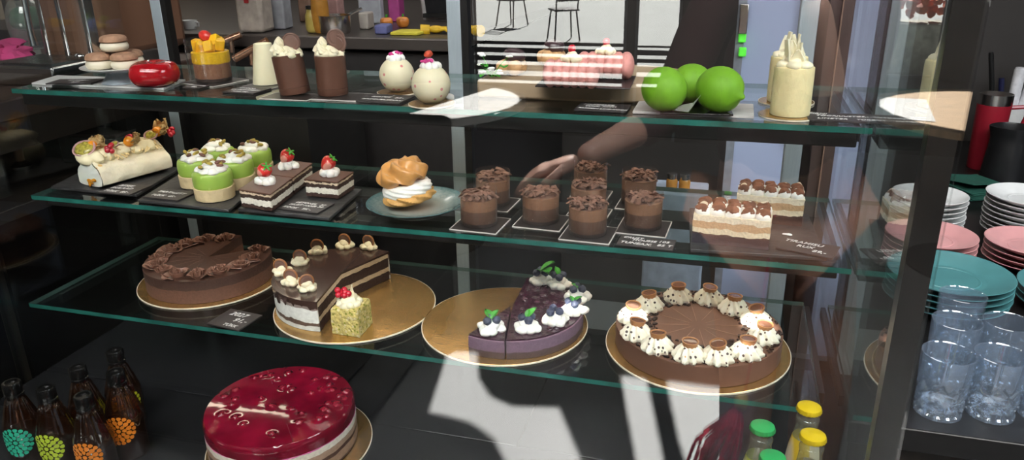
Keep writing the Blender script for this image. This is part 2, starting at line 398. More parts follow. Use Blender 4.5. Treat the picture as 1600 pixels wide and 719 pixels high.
# cafe chairs in the street
def chair(loc, rz, lab):
    t = thing('street_chair', lab, 'chair', loc, rz, 'cafe chairs out in the street')
    for sx in (-1, 1):
        for sy in (-1, 1): B().tube([(sx*.16, sy*.15, .45), (sx*.2, sy*.22, 0)], .014, 6).build('leg', black, t)
    B().box((0, 0, .46), (.4, .4, .03)).build('seat', black, t, bevel=.01)
    bk = B()
    for sx in (-1, 1): bk.tube([(sx*.17, .18, .46), (sx*.18, .24, .88)], .013, 6)
    for z in (.62, .74, .86): bk.box((0, .2+(z-.46)*.13, z), (.36, .015, .05))
    bk.build('backrest', black, t)
for (px, py, rz, lab) in ((800, 40, .4, 'black street chair on sunlit paving, left of the pair mirrored at the top'), (880, 62, -.5, 'black street chair on sunlit paving, right of the pair mirrored at the top')):
    q = mirror(px, py, 0); chair((q.x, q.y, 0), rz, lab)

# ---------------------------------------------------------------- the display case
case = thing('display_case', 'black framed glass display case holding three shelves of cakes', 'display case', (0, 0, 0))
tile_m, nt, out, N, L = nodes('dark_deck_tile')
b_ = N('ShaderNodeBsdfPrincipled'); tc = N('ShaderNodeTexCoord'); nz = N('ShaderNodeTexNoise'); nz.inputs['Scale'].default_value = 3; L(tc.outputs['Object'], nz.inputs[0])
rp = N('ShaderNodeValToRGB'); rp.color_ramp.elements[0].color = (.009, .009, .010, 1); rp.color_ramp.elements[1].color = (.017, .018, .020, 1); L(nz.outputs['Fac'], rp.inputs[0]); L(rp.outputs[0], b_.inputs['Base Color'])
mr = N('ShaderNodeMapRange'); mr.inputs[3].default_value = .16; mr.inputs[4].default_value = .26; L(nz.outputs['Fac'], mr.inputs[0]); L(mr.outputs[0], b_.inputs['Roughness'])
L(b_.outputs[0], out.inputs[0])
GX = -.29; G2 = 1.02
for (x0, x1) in ((XL+.004, -.655), (-.652, GX-.0015), (GX+.0015, XR-.004)):
    B().box(((x0+x1)/2, (G2+BY)/2, DK-.006), (x1-x0, BY-G2-.003, .012)).build('deck_tile', tile_m, case, bevel=.0012)
B().box(((XL+XR)/2, (GY+.03+G2)/2, DK-.0065), (XR-XL-.008, G2-GY-.032, .012)).build('deck_ledge', tile_m, case, bevel=.0012)
B().box(((XL+XR)/2, (GY+BY)/2, DK/2-.007), (XR-XL, BY-GY, DK-.014)).build('cabinet_base', blackm, case)
B().box(((XL+XR)/2, GY+.012, DK-.004), (XR-XL-.05, .022, .016)).build('front_rail', alum, case)
B().box(((XL+XR)/2, GY+.003, (DK+1.62)/2), (XR-XL, .006, 1.62-DK)).build('front_pane', pane, case, smooth=False)
B().box((XR-.003, (GY+BY)/2+.01, (DK+1.6)/2), (.006, BY-GY-.03, 1.6-DK)).build('side_pane', sidepane, case, smooth=False)
B().box((XL+.003, (GY+BY)/2+.01, (DK+1.6)/2), (.006, BY-GY-.03, 1.6-DK)).build('side_pane', sidepane, case, smooth=False)
for x in (XR-.0135, XL+.0135): B().box((x, GY+.016, (DK+1.62)/2), (.023, .018, 1.62-DK)).build('front_post', black, case)
ptop = B()
for (c, d) in (((( XL+XR)/2, GY+.03, 1.635), (XR-XL, .06, .03)), (((XL+XR)/2, BY-.02, 1.635), (XR-XL, .06, .03)), ((XL+.02, 1.05, 1.635), (.04, .6, .03)), ((XR-.02, 1.05, 1.635), (.04, .6, .03))): ptop.box(c, d)
ptop.build('top_frame', black, case)
# rear posts with rubber gaskets
for px, wd in ((267, .026), (712, .028), (1262, .03)):
    p = aty(px, 40, BY); x = p.x
    if px == 267: x = XL+.10
    po = B().box((x, BY+.0, (DK+1.62)/2), (wd, .022, 1.62-DK)).build('rear_post', alum, case, bevel=.002)
    g = B().box((x+wd*.75, BY-.002, (DK+1.62)/2), (wd*.5, .018, 1.62-DK)).build('gasket', black, po)
B().box(((XL+XR)/2, BY, DK+.012), (XR-XL, .02, .024)).build('rear_sill', black, case)
# dark light-rail bars under the upper two shelves, with brackets
ledm = mat('led_strip', (1, .86, .66), .4, var=.02, emit=6)
for z in (S1, S2):
    bar = B().box((-.53, 1.105, z-.0215), (1.40, .028, .026)).build('light_bar', blackm, case, bevel=.002)
    B().box((-.53, 1.245, z-.0165), (1.30, .052, .010)).build('lamp_housing', blackm, case); B().box((-.53, 1.2195, z-.0195), (1.30, .0012, .012)).build('lamp_lip', blackm, bar); ls = B().box((-.53, 1.245, z-.0219), (1.28, .036, .0008)).build('led_strip', ledm, bar)
    for x in (XL+.03, XR-.02): B().box((x, 1.24, z-.018), (.008, .28, .02)).build('shelf_bracket', black, case)
for x in (XL+.03, XR-.02): B().box((x, 1.22, S3-.018), (.008, .3, .018)).build('shelf_bracket', black, case)

for i, (z, y0, x0, x1) in enumerate(((S1, 1.062, -1.218, .182), (S2, 1.05, -1.219, .181), (S3, 1.008, -1.24, .163))):
    lab = ('upper glass shelf with green edge under the chocolate cups and limes', 'middle glass shelf with green edge under the green tarts and mousse cups', 'lower glass shelf with green edge under the whole round cakes')[i]
    t = thing('glass_shelf', lab, 'shelf', ((x0+x1)/2, (y0+1.365)/2, z), 0, 'glass shelves of the display case')
    w_, d_ = x1-x0, 1.365-y0
    s = B(); x, y = w_/2, d_/2
    s.add([(-x,-y,0),(x,-y,0),(x,y,0),(-x,y,0)], [(0,1,2,3)]); s.add([(-x,-y,-.008),(x,-y,-.008),(x,y,-.008),(-x,y,-.008)], [(3,2,1,0)])
    s.build('glass_plate', shelfglass, t, smooth=False)
    e = B(); vs = [(-x,-y,0),(x,-y,0),(x,y,0),(-x,y,0),(-x,-y,-.008),(x,-y,-.008),(x,y,-.008),(-x,y,-.008)]
    e.add(vs, [(0,1,5,4)]); e.build('polished_edge', edgeglass, t, smooth=False)
    e = B(); e.add(vs, [(1,2,6,5),(2,3,7,6),(3,0,4,7)]); e.build('rear_edge', edgeside, t, smooth=False)

# ---------------------------------------------------------------- price signs
def sign(px, py, z, w, d, lines, label, rz=0, size=.011, th=.0025, lift=0):
    p = at(px, py, z); t = thing('price_sign', label, 'sign', (p.x, p.y, z+lift), rz)
    B().box((0, 0, th/2+.0004), (w, d, th)).build('board', slatesign, t, bevel=.0004)
    if lines: writing(t, lines, size, w, d, th+.0006, chalk)
    return t
# ================================================================ UPPER SHELF
Z1 = S1+.0004
def put(px, py, z): p = at(px, py, z); return (p.x, p.y, z)
def card(px, py, z, w, d, label, rz=0, m=None, th=.0016, group='black cards under the small cakes'):
    t = thing('cake_card', label, 'card', put(px, py, z), rz, group)
    B().box((0, 0, th/2), (w-.0016, d-.0016, th)).build('card_face', cardblack, t)
    b = B()
    for (c, s) in (((0, -d/2, th/2), (w, .0014, th)), ((0, d/2, th/2), (w, .0014, th)), ((-w/2, 0, th/2), (.0014, d, th)), ((w/2, 0, th/2), (.0014, d, th))): b.box(c, s)
    b.build('cut_edge', ptagm, t); return t
cardblack = mat('black_card', (.03, .024, .022), .3, var=.2)
ptagm = mat('white_card_edge', (.6, .58, .54), .6)
Z1c = Z1+.0024

# white marble slab with macaron stand and heart cake
marble = mat('white_marble_slab', (.72, .74, .72), .3, var=.08, scale=12)
A, Bq, Cq = at(40, 133, S1), at(256, 141, S1), at(290, 127, S1)
t = thing('marble_slab', 'thin white slab under the macaron stand and the red heart cake', 'slab', (0, 0, Z1))
D = A + (Cq-Bq); B().prism([(q.x, q.y) for q in (A+Vector((.008, .006, 0)), Bq, Cq, D+Vector((.008, 0, 0)))], 0, .003).build('slab', marble, t)
ZM = Z1+.0036
p = put(189, 129, ZM)
t = thing('cake_stand', 'small white pedestal stand carrying the stacked macarons', 'stand', p)
greyc = mat('blue_grey_glaze', (.36, .42, .47), .3)
B().lathe(smoothprof([(.031, 0), (.031, .003), (.024, .010), (.021, .018), (.024, .022)], 2), 40).build('foot', greyc, t)
B().lathe(smoothprof([(.0001, .021), (.035, .021), (.06, .028), (.062, .031), (.058, .0305), (.035, .0255), (.0001, .025)], 2), 56).build('plate', white_cer, t)
shell_m = mat('macaron_shell', (.42, .24, .15), .7, var=.2, scale=120, bump=.5, bscale=260)
mfill = mat('macaron_cream', (.8, .74, .58), .5, var=.05)
def macaron(loc, label, first=None, rz=0):
    if first: return dup(first, label, loc, rz)
    t = thing('macaron', label, 'macaron', loc, rz, 'macarons on the small white stand')
    B().lathe(smoothprof([(.0001, .016), (.021, .0155), (.0235, .018), (.0225, .0195), (.0225, .022), (.018, .0275), (.0001, .029)], 2), 40, fn=lambda t_, r, z, s: (r*(1+.02*noise.noise(Vector((cos(t_)*9, sin(t_)*9, z*400)))), z)).build('shell', shell_m, t)
    B().lathe(smoothprof([(.0001, 0), (.018, 0), (.0225, .004), (.0235, .009), (.022, .0125), (.021, .0155), (.0001, .0158)], 2), 40).build('filling', mfill, t)
    return t
zb = p[2]+.0262
m1 = macaron((p[0]-.022, p[1]-.016, zb), 'brown topped macaron at the lower left of the stand')
macaron((p[0]+.024, p[1]-.008, zb), 'brown topped macaron on the stand just behind the red heart cake', m1, 1)
macaron((p[0]+.002, p[1]+.030, zb), 'macaron at the back of the stand, mostly hidden by the others', m1, 2)
macaron((p[0]+.003, p[1]-.002, zb+.0295), 'brown topped macaron crowning the small stack', m1, 3)

# red heart
p = put(246, 133, ZM); t = thing('heart_cake', 'glossy red heart shaped cake beside the white macaron stand', 'cake', p, -.35)
def heart(a, r, z, s):
    k = 1-.22*math.exp(-((abs((a-PI/2+PI) % (2*PI)-PI))/.38)**2)+.10*math.exp(-((abs((a+PI/2+PI) % (2*PI)-PI))/.45)**2)
    k2 = 1+(k-1)*(1 if z < .03 else 1.2); return (r*k2, z)
B().lathe(smoothprof([(.0001, 0), (.026, 0), (.037, .006), (.0425, .02), (.038, .036), (.024, .0425), (.008, .039), (.0001, .0365)], 2), 64, fn=heart).build('glaze', red_gloss, t)
B().blob((-.008, -.004, .0415), .0028, 12).build('silver_pearl', chrome, t)

# mango mousse cup
p = put(335, 127, Z1)
card(335, 128, Z1, .088, .08, 'black card under the mango cup', -.25)
t = thing('mango_cup', 'mango mousse cake in a clear collar topped with yellow cubes', 'cake', (p[0], p[1], Z1c), -.2)
mm = layers('mango_layers', [(0, (.03, .016, .012)), (.006, (.24, .11, .06)), (.0315, (.75, .45, .005))], .055, .0008, 60, .35, .2)
B().lathe([(.0305, 0), (.0315, .004), (.0315, .0325), (.0325, .0330), (.0325, .0505), (.031, .052), (.0001, .052)], 48).build('mousse', mm, t)
mang = mat('mango_flesh', (.82, .46, .01), .35, var=.1, coat=.2, sss=.15)
mb = B(); rd = random.Random(3)
for (x, y, z, a, e) in ((-.02, -.008, .062, .1, .2), (-.006, -.014, .060, .8, .5), (.012, -.012, .061, .3, -.4), (.022, .004, .064, .9, .3), (-.016, .012, .062, 1.4, .1), (.006, .014, .066, .4, .6), (.014, .002, .070, .2, -.5)):
    mb.box((x, y, z), (.016, .014, .02), M=RZ(a) @ RX(e) @ RY(e*.6))
mb.build('mango_cubes', mang, t, bevel=.002)
B().blob((-.004, -.002, .078), (.014, .009, .010), 14, .15, 90).build('strawberry_piece', mat('strawberry_cut', (.62, .04, .03), .3, var=.3, scale=120, coat=.3), t)
co = B(); co.lathe([(.041, 0), (.041, .074)], 48, caps=False); co.build('clear_collar', acetate, t)
sign(308, 137, Z1, .036, .03, [('MANGO', -.4, .1, .8), ('85,-', -.1, -.35, .8)], 'black price card just in front of the mango cup', -.1, .009)

# pale hollow cone
p = put(418, 132, Z1); wc = mat('white_chocolate', (.78, .73, .50), .35, var=.04, sss=.15)
card(412, 135, Z1, .062, .06, 'black card under the pale cone', -.1)
t = thing('cone_cake', 'pale ivory truncated cone standing behind the first chocolate cup', 'cake', (p[0], p[1], Z1c))
B().lathe([(.0245, 0), (.0245, .001), (.0152, .0685), (.0135, .069), (.013, .064), (.0001, .062)], 48).build('cone_shell', wc, t)
sign(386, 143, Z1, .062, .05, [('CHOCO', -.38, .2, .85), ('VANILJE-KREEM', -.48, -.1, .8), ('TÜKK 95,-', -.3, -.38, .8)], 'black price sign between the mango cup and the first chocolate cup', -.05, .0095)

# chocolate cups
choco_disc_prof = [(.0001, 0), (.0135, 0), (.0145, .001), (.0145, .0035), (.0125, .004), (.0115, .003), (.0095, .003), (.0085, .004), (.0001, .0042)]
def choc_cup(px, py, label, tilt, discs, seed):
    p = put(px, py, Z1); t = thing('chocolate_cup', label, 'cake', (p[0], p[1], Z1c), 0, 'chocolate cups with cream')
    M = RY(tilt)
    B().lathe([(.0238, 0), (.0245, .001), (.0245, .0105), (.0238, .011), (.0245, .0115), (.0245, .062), (.0235, .0625), (.0225, .058), (.0001, .057)], 48, M=M).build('cup', choc, t)
    top = M @ Vector((0, 0, .059))
    b = B(); cloud(b, (top.x, top.y, top.z), .023, .017, 8, seed)
    rosette(b, (top.x-.010, top.y-.008, top.z+.009), .0115, .016, 6, 1.2, .2); rosette(b, (top.x-.008, top.y-.006, top.z+.019), .0075, .014, 6, 1.2, .2)
    for k in range(5): rosette(b, (top.x+.015*cos(k*1.26+.6), top.y+.015*sin(k*1.26+.6), top.z+.006), .0085, .011, 6, 1.0, .2, RX(.3*sin(k)) @ RY(.3*cos(k)))
    b.build('whipped_cream', cream, t)
    for (dx, dz, rz, ti) in discs:
        B().lathe(choco_disc_prof, 36, T(top.x+dx, top.y+.004, top.z+dz) @ RY(ti) @ RZ(rz) @ RX(PI/2)).build('chocolate_medallion', chocdisc, t)
    return t
choc_cup(462, 148, 'chocolate cup leaning left, cream and one medallion on top', -.13, [(.009, .024, .25, .1)], 2)
choc_cup(521, 149, 'upright chocolate cup with cream and a pair of medallions', 0, [(.012, .03, .3, -.1), (.0165, .0215, -.1, .1)], 5)
card(455, 152, Z1, .085, .05, 'black card under the leaning chocolate cup', 0)
card(535, 152, Z1, .085, .06, 'black card under the upright chocolate cup', 0)
sign(603, 156, Z1, .075, .058, [('1', .02, .32, .7), ('ROYCE', -.36, .05, .85), ('95,-', .18, .02, .85), ('LAIMI-PASSION', -.46, -.28, .85)], 'black price sign in front of the rear white sphere cake', -.03, .0115)

# white spheres with petals
sph_m = mat('white_sphere_glaze', (.75, .69, .48), .42, var=.03, sss=.15, spots=[((.62, .2, .2), 62, .16)])
pet = mat('rose_petal', (.62, .05, .25), .5, var=.3, scale=150)
goldb = gold
def gold_round(px, py, z, r, label, th=.0022):
    t = thing('gold_board', label, 'cake board', put(px, py, z), 0)
    b = B(); disc(b, r-.0008, .0003, th+.0003, 64); b.build('foil', gold, t)
    b = B(); b.lathe([(r-.0008, .0001), (r, .0002), (r, th), (r-.0008, th)], 64, caps=False); b.build('rim', boardrim, t); return t
def sphere_cake(px, py, r, label, petals, seed):
    p = put(px, py, Z1); t = thing('sphere_cake', label, 'cake', (p[0], p[1], Z1+.003), seed, 'white sphere cakes')
    b = B(); b.lathe([(r*sin(a)*1.0, r*(.93-cos(a))) for a in [math.acos(.93)+(PI*.93-math.acos(.93))*i/20 for i in range(21)]], 48); b.build('sphere', sph_m, t)
    b = B()
    for k in range(7): b.blob((r*.36*cos(k*.9), r*.36*sin(k*.9), r*1.84), (r*.22, r*.22, r*.24), 12, .3, 60, seed=k+seed)
    b.blob((0, 0, r*2.0), (r*.28, r*.28, r*.26), 14, .25, 60, seed=seed)
    b.build('whipped_cream', creamw, t)
    b = B(); rd = random.Random(seed)
    for k in range(petals):
        a = rd.uniform(0, 2*PI); q = r*rd.uniform(.15, .45)
        b.blob((q*cos(a), q*sin(a), r*(2.26-(q/r)*.55)), (.005, .004, .0028), 8, .5, 200, RZ(rd.uniform(0, 3)) @ RX(rd.uniform(-.8, .8)), k)
    b.build('rose_petals', pet, t)
    return t
gold_round(622, 145, Z1, .034, 'small round gold board under the rear white sphere cake')
sphere_cake(622, 145, .0285, 'rear white sphere cake with pink petals on its cream cap', 7, 1)
gold_round(675, 163, Z1, .036, 'small round gold board under the front white sphere cake')
t = sphere_cake(675, 163, .0295, 'front white sphere cake topped with cream and a red berry', 5, 4)
B().blob((.001, -.002, .0725), (.007, .006, .0055), 10, .3, 150).build('dried_berry', mat('dried_berry', (.5, .07, .03), .5, var=.4, scale=200), t)
p = put(700, 156, Z1); tag(B().blob((p[0]+.004, p[1]-.004, Z1+.0055), (.009, .007, .0055), 14, .3, 150).build('cream_drop', creamw), 'small dab of cream on the shelf right of the front white sphere', 'cream')

# wooden stand with profiteroles and pink charlottes
woodm = mat('beech_board', (.34, .25, .16), .55, var=.2, scale=10, stretch=(1, 10, 1))
q1, q2 = at(812, 163, S1), at(985, 160, S1)
cx, cy = (q1.x+q2.x)/2, q1.y+.135
st = thing('wooden_stand', 'thick rounded wooden board holding the pink charlottes and filled buns', 'board', (cx, cy, Z1))
stp = [(-.16, -.1), (.07, -.1)]+[(.07+.1*sin(a*PI/12), -.1*cos(a*PI/12)) for a in range(1, 13)]+[(-.16, .1)]
B().prism(stp, 0, .028).build('board', woodm, st, bevel=.004)
ZW = Z1+.0286
tray = mat('dark_tray', (.025, .02, .02), .35)
t = thing('serving_tray', 'thin dark tray on the wooden board under the pink charlottes', 'tray', put(917, 128, ZW), .05)
B().box((0, 0, .001), (.14, .11, .002)).build('tray_base', tray, t, bevel=.0008)
pink = mat('pink_sponge', (.66, .29, .26), .65, var=.12, scale=90, bump=.2)
def charlotte(px, py, label, w):
    p = put(px, py, ZW); t = thing('pink_charlotte', label, 'cake', (p[0], p[1], ZW+.0026), .05, 'pink charlottes on the wooden board')
    b = B(); n = 6
    for i in range(n):
        x = (i-(n-1)/2)*w/n
        b.blob((x, 0, .019), (w/n*.95, .026, .0205), 18, .06, 50, seed=i)
    b.build('sponge_fingers', pink, t)
    b = B(); cloud(b, (0, -.002, .036), .016, .015, 6, 3); b.build('whipped_cream', cream, t)
    B().blob((.001, .0, .054), (.006, .006, .0065), 12, .2, 250).build('raspberry', berry_red, t); return t
charlotte(892, 138, 'front pink charlotte with cream and a berry on the dark tray', .072)
charlotte(945, 124, 'rear pink charlotte with cream and a berry on the dark tray', .078)
bun_m = mat('choux_bun', (.55, .32, .15), .55, var=.25, scale=60, bump=.3); maca = mat('dark_macaron', (.05, .025, .03), .35, var=.2, coat=.2)
def bun(px, py, label, n):
    p = put(px, py, ZW); t = thing('filled_bun', label, 'bun', (p[0], p[1], ZW), 0, 'filled buns with dark macarons')
    b = B()
    for k in range(n): b.blob((.014*cos(2*PI*k/n+.6), .014*sin(2*PI*k/n+.6), .0125), (.013, .013, .0125), 14, .15, 120, seed=k)
    b.build('choux', bun_m, t)
    B().lathe(smoothprof([(.0001, .021), (.014, .022), (.0185, .028), (.0185, .032), (.015, .04), (.0001, .0425)], 2), 32, RY(.15)).build('dark_macaron', maca, t); return t
bun(800, 116, 'front filled bun with a dark macaron, beside the white flowers', 4); bun(862, 100, 'rear filled bun with a dark macaron, left of the pink charlottes', 5)
p = put(768, 122, ZW); t = thing('flower_sprig', 'sprig of small white flowers with green leaves left of the buns', 'flowers', (p[0], p[1], ZW))
b = B(); b2 = B(); b3 = B(); rd = random.Random(11)
for k in range(9):
    a = rd.uniform(0, 6.28); r = rd.uniform(.004, .03); x, y, z = r*cos(a), r*sin(a)*.6, rd.uniform(.006, .04)
    b3.tube([(0, 0, .002), (x*.6, y*.6, z*.7), (x, y, z)], .0007, 5)
    b = B()
    for j in range(4): b.blob((x+.003*cos(j*1.57), y+.003*sin(j*1.57), z), (.0032, .0032, .0016), 8)
    b.build('blossom', creamw, t)
    for j in range(2): b2.blob((x*.7+rd.uniform(-.006, .006), y, z*.55), (.006, .003, .0012), 8, 0, 1, RZ(rd.uniform(0, 3)) @ RY(rd.uniform(-.6, .6)))
b2.build('leaves', green_leaf, t); b3.build('stems', green_leaf, t)
sign(942, 170, Z1, .075, .05, [('MILKSHAKE', -.42, .2, .85), ('TÜKK, KIHTI', -.36, -.05, .8), ('PASSION LIME-KOOK', -.46, -.32, .75)], 'black price sign in front of the wooden board and pink charlottes', -.03, .0098)

# lime cakes on black glass and pale board
lb = mat('pale_grained_board', (.5, .48, .46), .5, var=.3, scale=10, stretch=(3, 40, 1))
t = thing('grained_board', 'pale grained board under the lime cakes', 'board', put(1084, 172, Z1), .0)
B().box((0, 0, .002), (.165, .085, .004)).build('board', lb, t, bevel=.0006)
t = thing('black_plate', 'square black glossy plate under the lime cakes', 'plate', put(1086, 171, Z1+.0045), .1)
B().box((0, 0, .0012), (.098, .078, .0024)).build('plate', mat('black_gloss', (.01, .01, .01), .08, coat=.5), t, bevel=.0005)
lime_m = mat('lime_velvet', (.15, .36, .012), .6, var=.12, scale=50, bump=.12, bscale=260)
def lime(px, py, r, label, ax, first=None):
    p = put(px, py, Z1+.007)
    t = thing('lime_cake', label, 'cake', (p[0], p[1], Z1+.0072), 0, 'lime shaped cakes on the black plate')
    M = T(0, 0, r*.955) @ RZ(ax[0]) @ RY(ax[1])
    prof = [(r*max(.0001, sin(a)), -cos(a)*r*1.06) for a in [PI*i/18 for i in range(19)]]
    prof = [(q, z) for q, z in prof if z < r*.9]+[(r*.3, r*.98), (r*.17, r*1.06), (r*.12, r*1.15), (r*.06, r*1.2), (.0001, r*1.21)]
    B().lathe(prof, 40, M, lambda a, q, z, s: (q*(1+.012*noise.noise(Vector((cos(a)*3, sin(a)*3, z*120)))), z)).build('fruit', lime_m, t); return t
lime(1036, 172, .0305, 'green lime cake at the left of the trio', (2.6, 1.25))
lime(1079, 160, .0285, 'green lime cake at the back between the other two', (3.6, 1.3))
lime(1122, 174, .0315, 'green lime cake at the right of the trio', (-.5, 1.75))
p = put(1060, 176, Z1+.007); t = thing('clear_spatula', 'thin clear sliver of sugar leaning against the left and right limes', 'decoration', (p[0], p[1], Z1+.0072), -.6)
B().add([(-.03, 0, .0004), (.02, -.004, .004), (.035, .002, .03), (.018, .006, .014), (-.03, .0015, .001), (.02, -.0025, .005), (.035, .0035, .031), (.018, .0075, .015)], [(0,1,2,3),(7,6,5,4),(0,1,5,4),(1,2,6,5),(2,3,7,6),(3,0,4,7)]).build('sliver', clear('sugar_glass', (.9, .9, .88), .12, .1, body=(.8, .8, .78), bodyw=.3), t)

# lemon cakes with white chocolate shards
lem = mat('lemon_cream', (.80, .69, .38), .55, var=.06, scale=70, bump=.25, sss=.15)
shard = mat('white_chocolate_shard', (.78, .72, .52), .35, var=.06, sss=.2)
def lemon(px, py, r, h, label, seed, zo=0):
    p = put(px, py, Z1); t = thing('lemon_cake', label, 'cake', (p[0], p[1], Z1+.003+zo), seed*.7, 'lemon cakes on small gold boards')
    B().lathe(smoothprof([(r*.98, 0), (r, .002), (r, h-.004), (r*.95, h), (.0001, h)], 2), 48, fn=lambda a, q, z, s: (q*(1+.03*noise.noise(Vector((cos(a)*2.5, sin(a)*2.5, z*90+seed)))), z)).build('lemon_body', lem, t)
    b = B(); cloud(b, (0, 0, h-.003), r*.9, .016, 7, seed); b.build('whipped_cream', cream, t)
    rd = random.Random(seed)
    for k in range(5):
        a = k*1.3+seed; x, y = r*.45*cos(a), r*.45*sin(a); hh = rd.uniform(.022, .036); w = rd.uniform(.019, .025); M = T(x, y, h) @ RZ(a+1.2) @ RX(rd.uniform(-.2, .2))
        s = B(); s.sheet(lambda u, v: M @ Vector(((u-.5)*w*(1-.8*v**1.6), .006*sin(u*2.4), v*hh)), 6, 6, .0012); s.build('chocolate_shard', shard, t)
    return t
gold_round(1228, 160, Z1, .040, 'round gold board under the rear lemon cake'); lemon(1226, 160, .0265, .066, 'rear lemon cake with pale shards, half hidden by the front one', 2)
gold_round(1232, 181, Z1, .040, 'round gold board under the front lemon cake'); lemon(1233, 181, .0265, .066, 'front lemon cake with cream and pale shards on top', 5)
sign(1312, 186, Z1, .085, .05, [('PIRNI', -.46, .26, .85), ('TOORJUUSTU', -.36, .02, .8), ('85,-', .26, .08, .8), ('LIMETER', -.36, -.32, .9), ('TÜKK', .22, -.32, .8)], 'black price sign at the right end of the upper shelf', -.0, .011)
sign(118, 129, ZM, .082, .045, [('MACARON', -.2, .1, .8), ('3,50', .0, -.3, .8)], 'black price sign lying on the white slab left of the macarons', .25, .009)
# ================================================================ MIDDLE SHELF
Z2 = S2+.0004
def slab(A_, B_, C_, th, label, name='slate_board', m=None, z=Z2):
    """stone board from three corners: front left, front right, back right"""
    D_ = A_+(C_-B_); c = (A_+C_)/2; t = thing(name, label, 'board', (c.x, c.y, z))
    b = B(); b.prism([(q.x-c.x, q.y-c.y) for q in (A_, B_, C_, D_)], 0, th); b.build('stone', m or slate, t, bevel=.0012); return t
TS = .0055
slab(at(80, 296, S2), at(214, 309, S2), at(283, 266, S2), TS, 'dark slate board under the fruit topped meringue roulade')
slab(at(216, 317, S2), at(358, 333, S2), at(428, 275, S2), TS, 'dark slate board under the green tarts')
slab(at(372, 331, S2), at(515, 346, S2), at(566, 300, S2), TS, 'dark slate board under the layered chocolate squares')
ZT = Z2+TS+.0006

# meringue roulade
fa, fb = at(141, 293, ZT), at(252, 263, ZT)
ax = (fb-fa); ln = ax.length; rz = math.atan2(ax.y, ax.x)-PI/2
mer = mat('toasted_meringue', (.84, .76, .58), .7, var=.12, scale=26, bump=.5, bscale=110, sss=.15, spots=[((.66, .43, .16), 24, .13)])
inner = mat('roulade_cream_face', (.80, .83, .74), .55, var=.05, scale=50, bump=.3, bscale=90, sss=.15)
t = thing('meringue_roulade', 'long white meringue roulade topped with physalis and red currants', 'cake', (fa.x, fa.y, ZT), rz)
prof = smoothprof([(-.040, .004), (-.041, .022), (-.034, .034), (-.025, .037), (-.020, .056), (-.006, .060), (.010, .056), (.020, .044), (.036, .034), (.041, .018), (.037, .003), (-.030, 0), (-.040, .004)], 2)[:-1]
def rou(u, v, k=1.0):
    i = u*len(prof); a = prof[int(i) % len(prof)]; y = .004+v*(ln-.004)
    q = 1+.05*noise.noise(Vector((a[0]*60, y*40, a[1]*60)))
    return Vector((a[0]*q*k, y, a[1]*q*k))
b = B(); n = len(prof); ny = 26; vs = []; fs = []
for j in range(ny+1):
    for i in range(n): vs.append(rou(i/n, j/ny))
for j in range(ny):
    for i in range(n): fs.append((j*n+i, j*n+(i+1) % n, (j+1)*n+(i+1) % n, (j+1)*n+i))
fs.append(tuple(ny*n+i for i in range(n))); b.add(vs, fs); b.build('meringue', mer, t)
b = B(); b.prism([(p_[0]*.98, p_[1]*.98+.0004) for p_ in prof], -.004, .0004, RX(PI/2) @ T(0, 0, 0)); 
b = B(); vs = [(x*.985*(1+.03*noise.noise(Vector((x*90, z*90, 2)))), .0038-.0025*abs(noise.noise(Vector((x*70, z*70, 5)))), z*.985+.0004) for x, z in prof]; b.add(vs+[(0, .0, .026)], [(i, (i+1) % n, n) for i in range(n)]); b.build('cut_face', inner, t)
b = B(); b.blob((.004, .0005, .012), (.010, .0015, .005), 12, .5, 150); b.blob((.016, .0007, .016), (.009, .0015, .0035), 12, .5, 150, RY(-.3)); b.blob((0, .0, .007), (.004, .0015, .006), 12, .4, 150); b.build('passion_curd', mat('passion_curd', (.55, .22, .01), .3, var=.35, scale=150, coat=.3), t)
rg = B()
for k in range(15): rg.blob((-.006+.006*sin(k*2.1), .008+(ln-.024)*k/14, .0535), (.026, .016, .0125), 16, .35, 55, seed=k)
rg.build('cream_ridge', mat('vanilla_cream', (.84, .75, .50), .55, var=.08, scale=50, bump=.25), t)
orange = mat('physalis_fruit', (.85, .30, .01), .3, var=.1, coat=.3, sss=.2); husk = mat('dry_husk', (.52, .36, .16), .7, var=.3, scale=150, stretch=(1, 1, 4)); passi = mat('passion_fruit_rind', (.52, .30, .30), .5, var=.3); pulp = mat('passion_pulp', (.40, .34, .06), .25, var=.5, scale=220, coat=.4)
def physalis(x, y, z, up_, tilt):
    z += .005
    f = B(); f.blob((x, y-.002, z), .0098, 20); o = f.build('physalis', orange, t)
    h = B()
    rd_ = random.Random(int(y*1000))
    for k in range(5):
        M = T(x, y+.004, z-.001) @ RZ(-.2+(k-2)*.62+rd_.uniform(-.15, .15)) @ RX(tilt+rd_.uniform(-.5, .1)); u_ = up_*rd_.uniform(.55, 1.0); sd = rd_.uniform(0, 9)
        h.sheet(lambda u, v: M @ Vector(((u-.5)*.021*sin(PI*min(1, v*.8+.2))**.7+.003*noise.noise(Vector((u*3+sd, v*3, 1))), .007+.005*sin(v*2.2)+.006*noise.noise(Vector((u*4, v*4+sd, 2))), -.004+v*u_)), 7, 8, .0005)
    h.build('husk', husk, o)
physalis(-.008, .026, .068, .028, -.05); physalis(.014, .085, .066, .024, .1); physalis(.008, .15, .071, .030, .0)
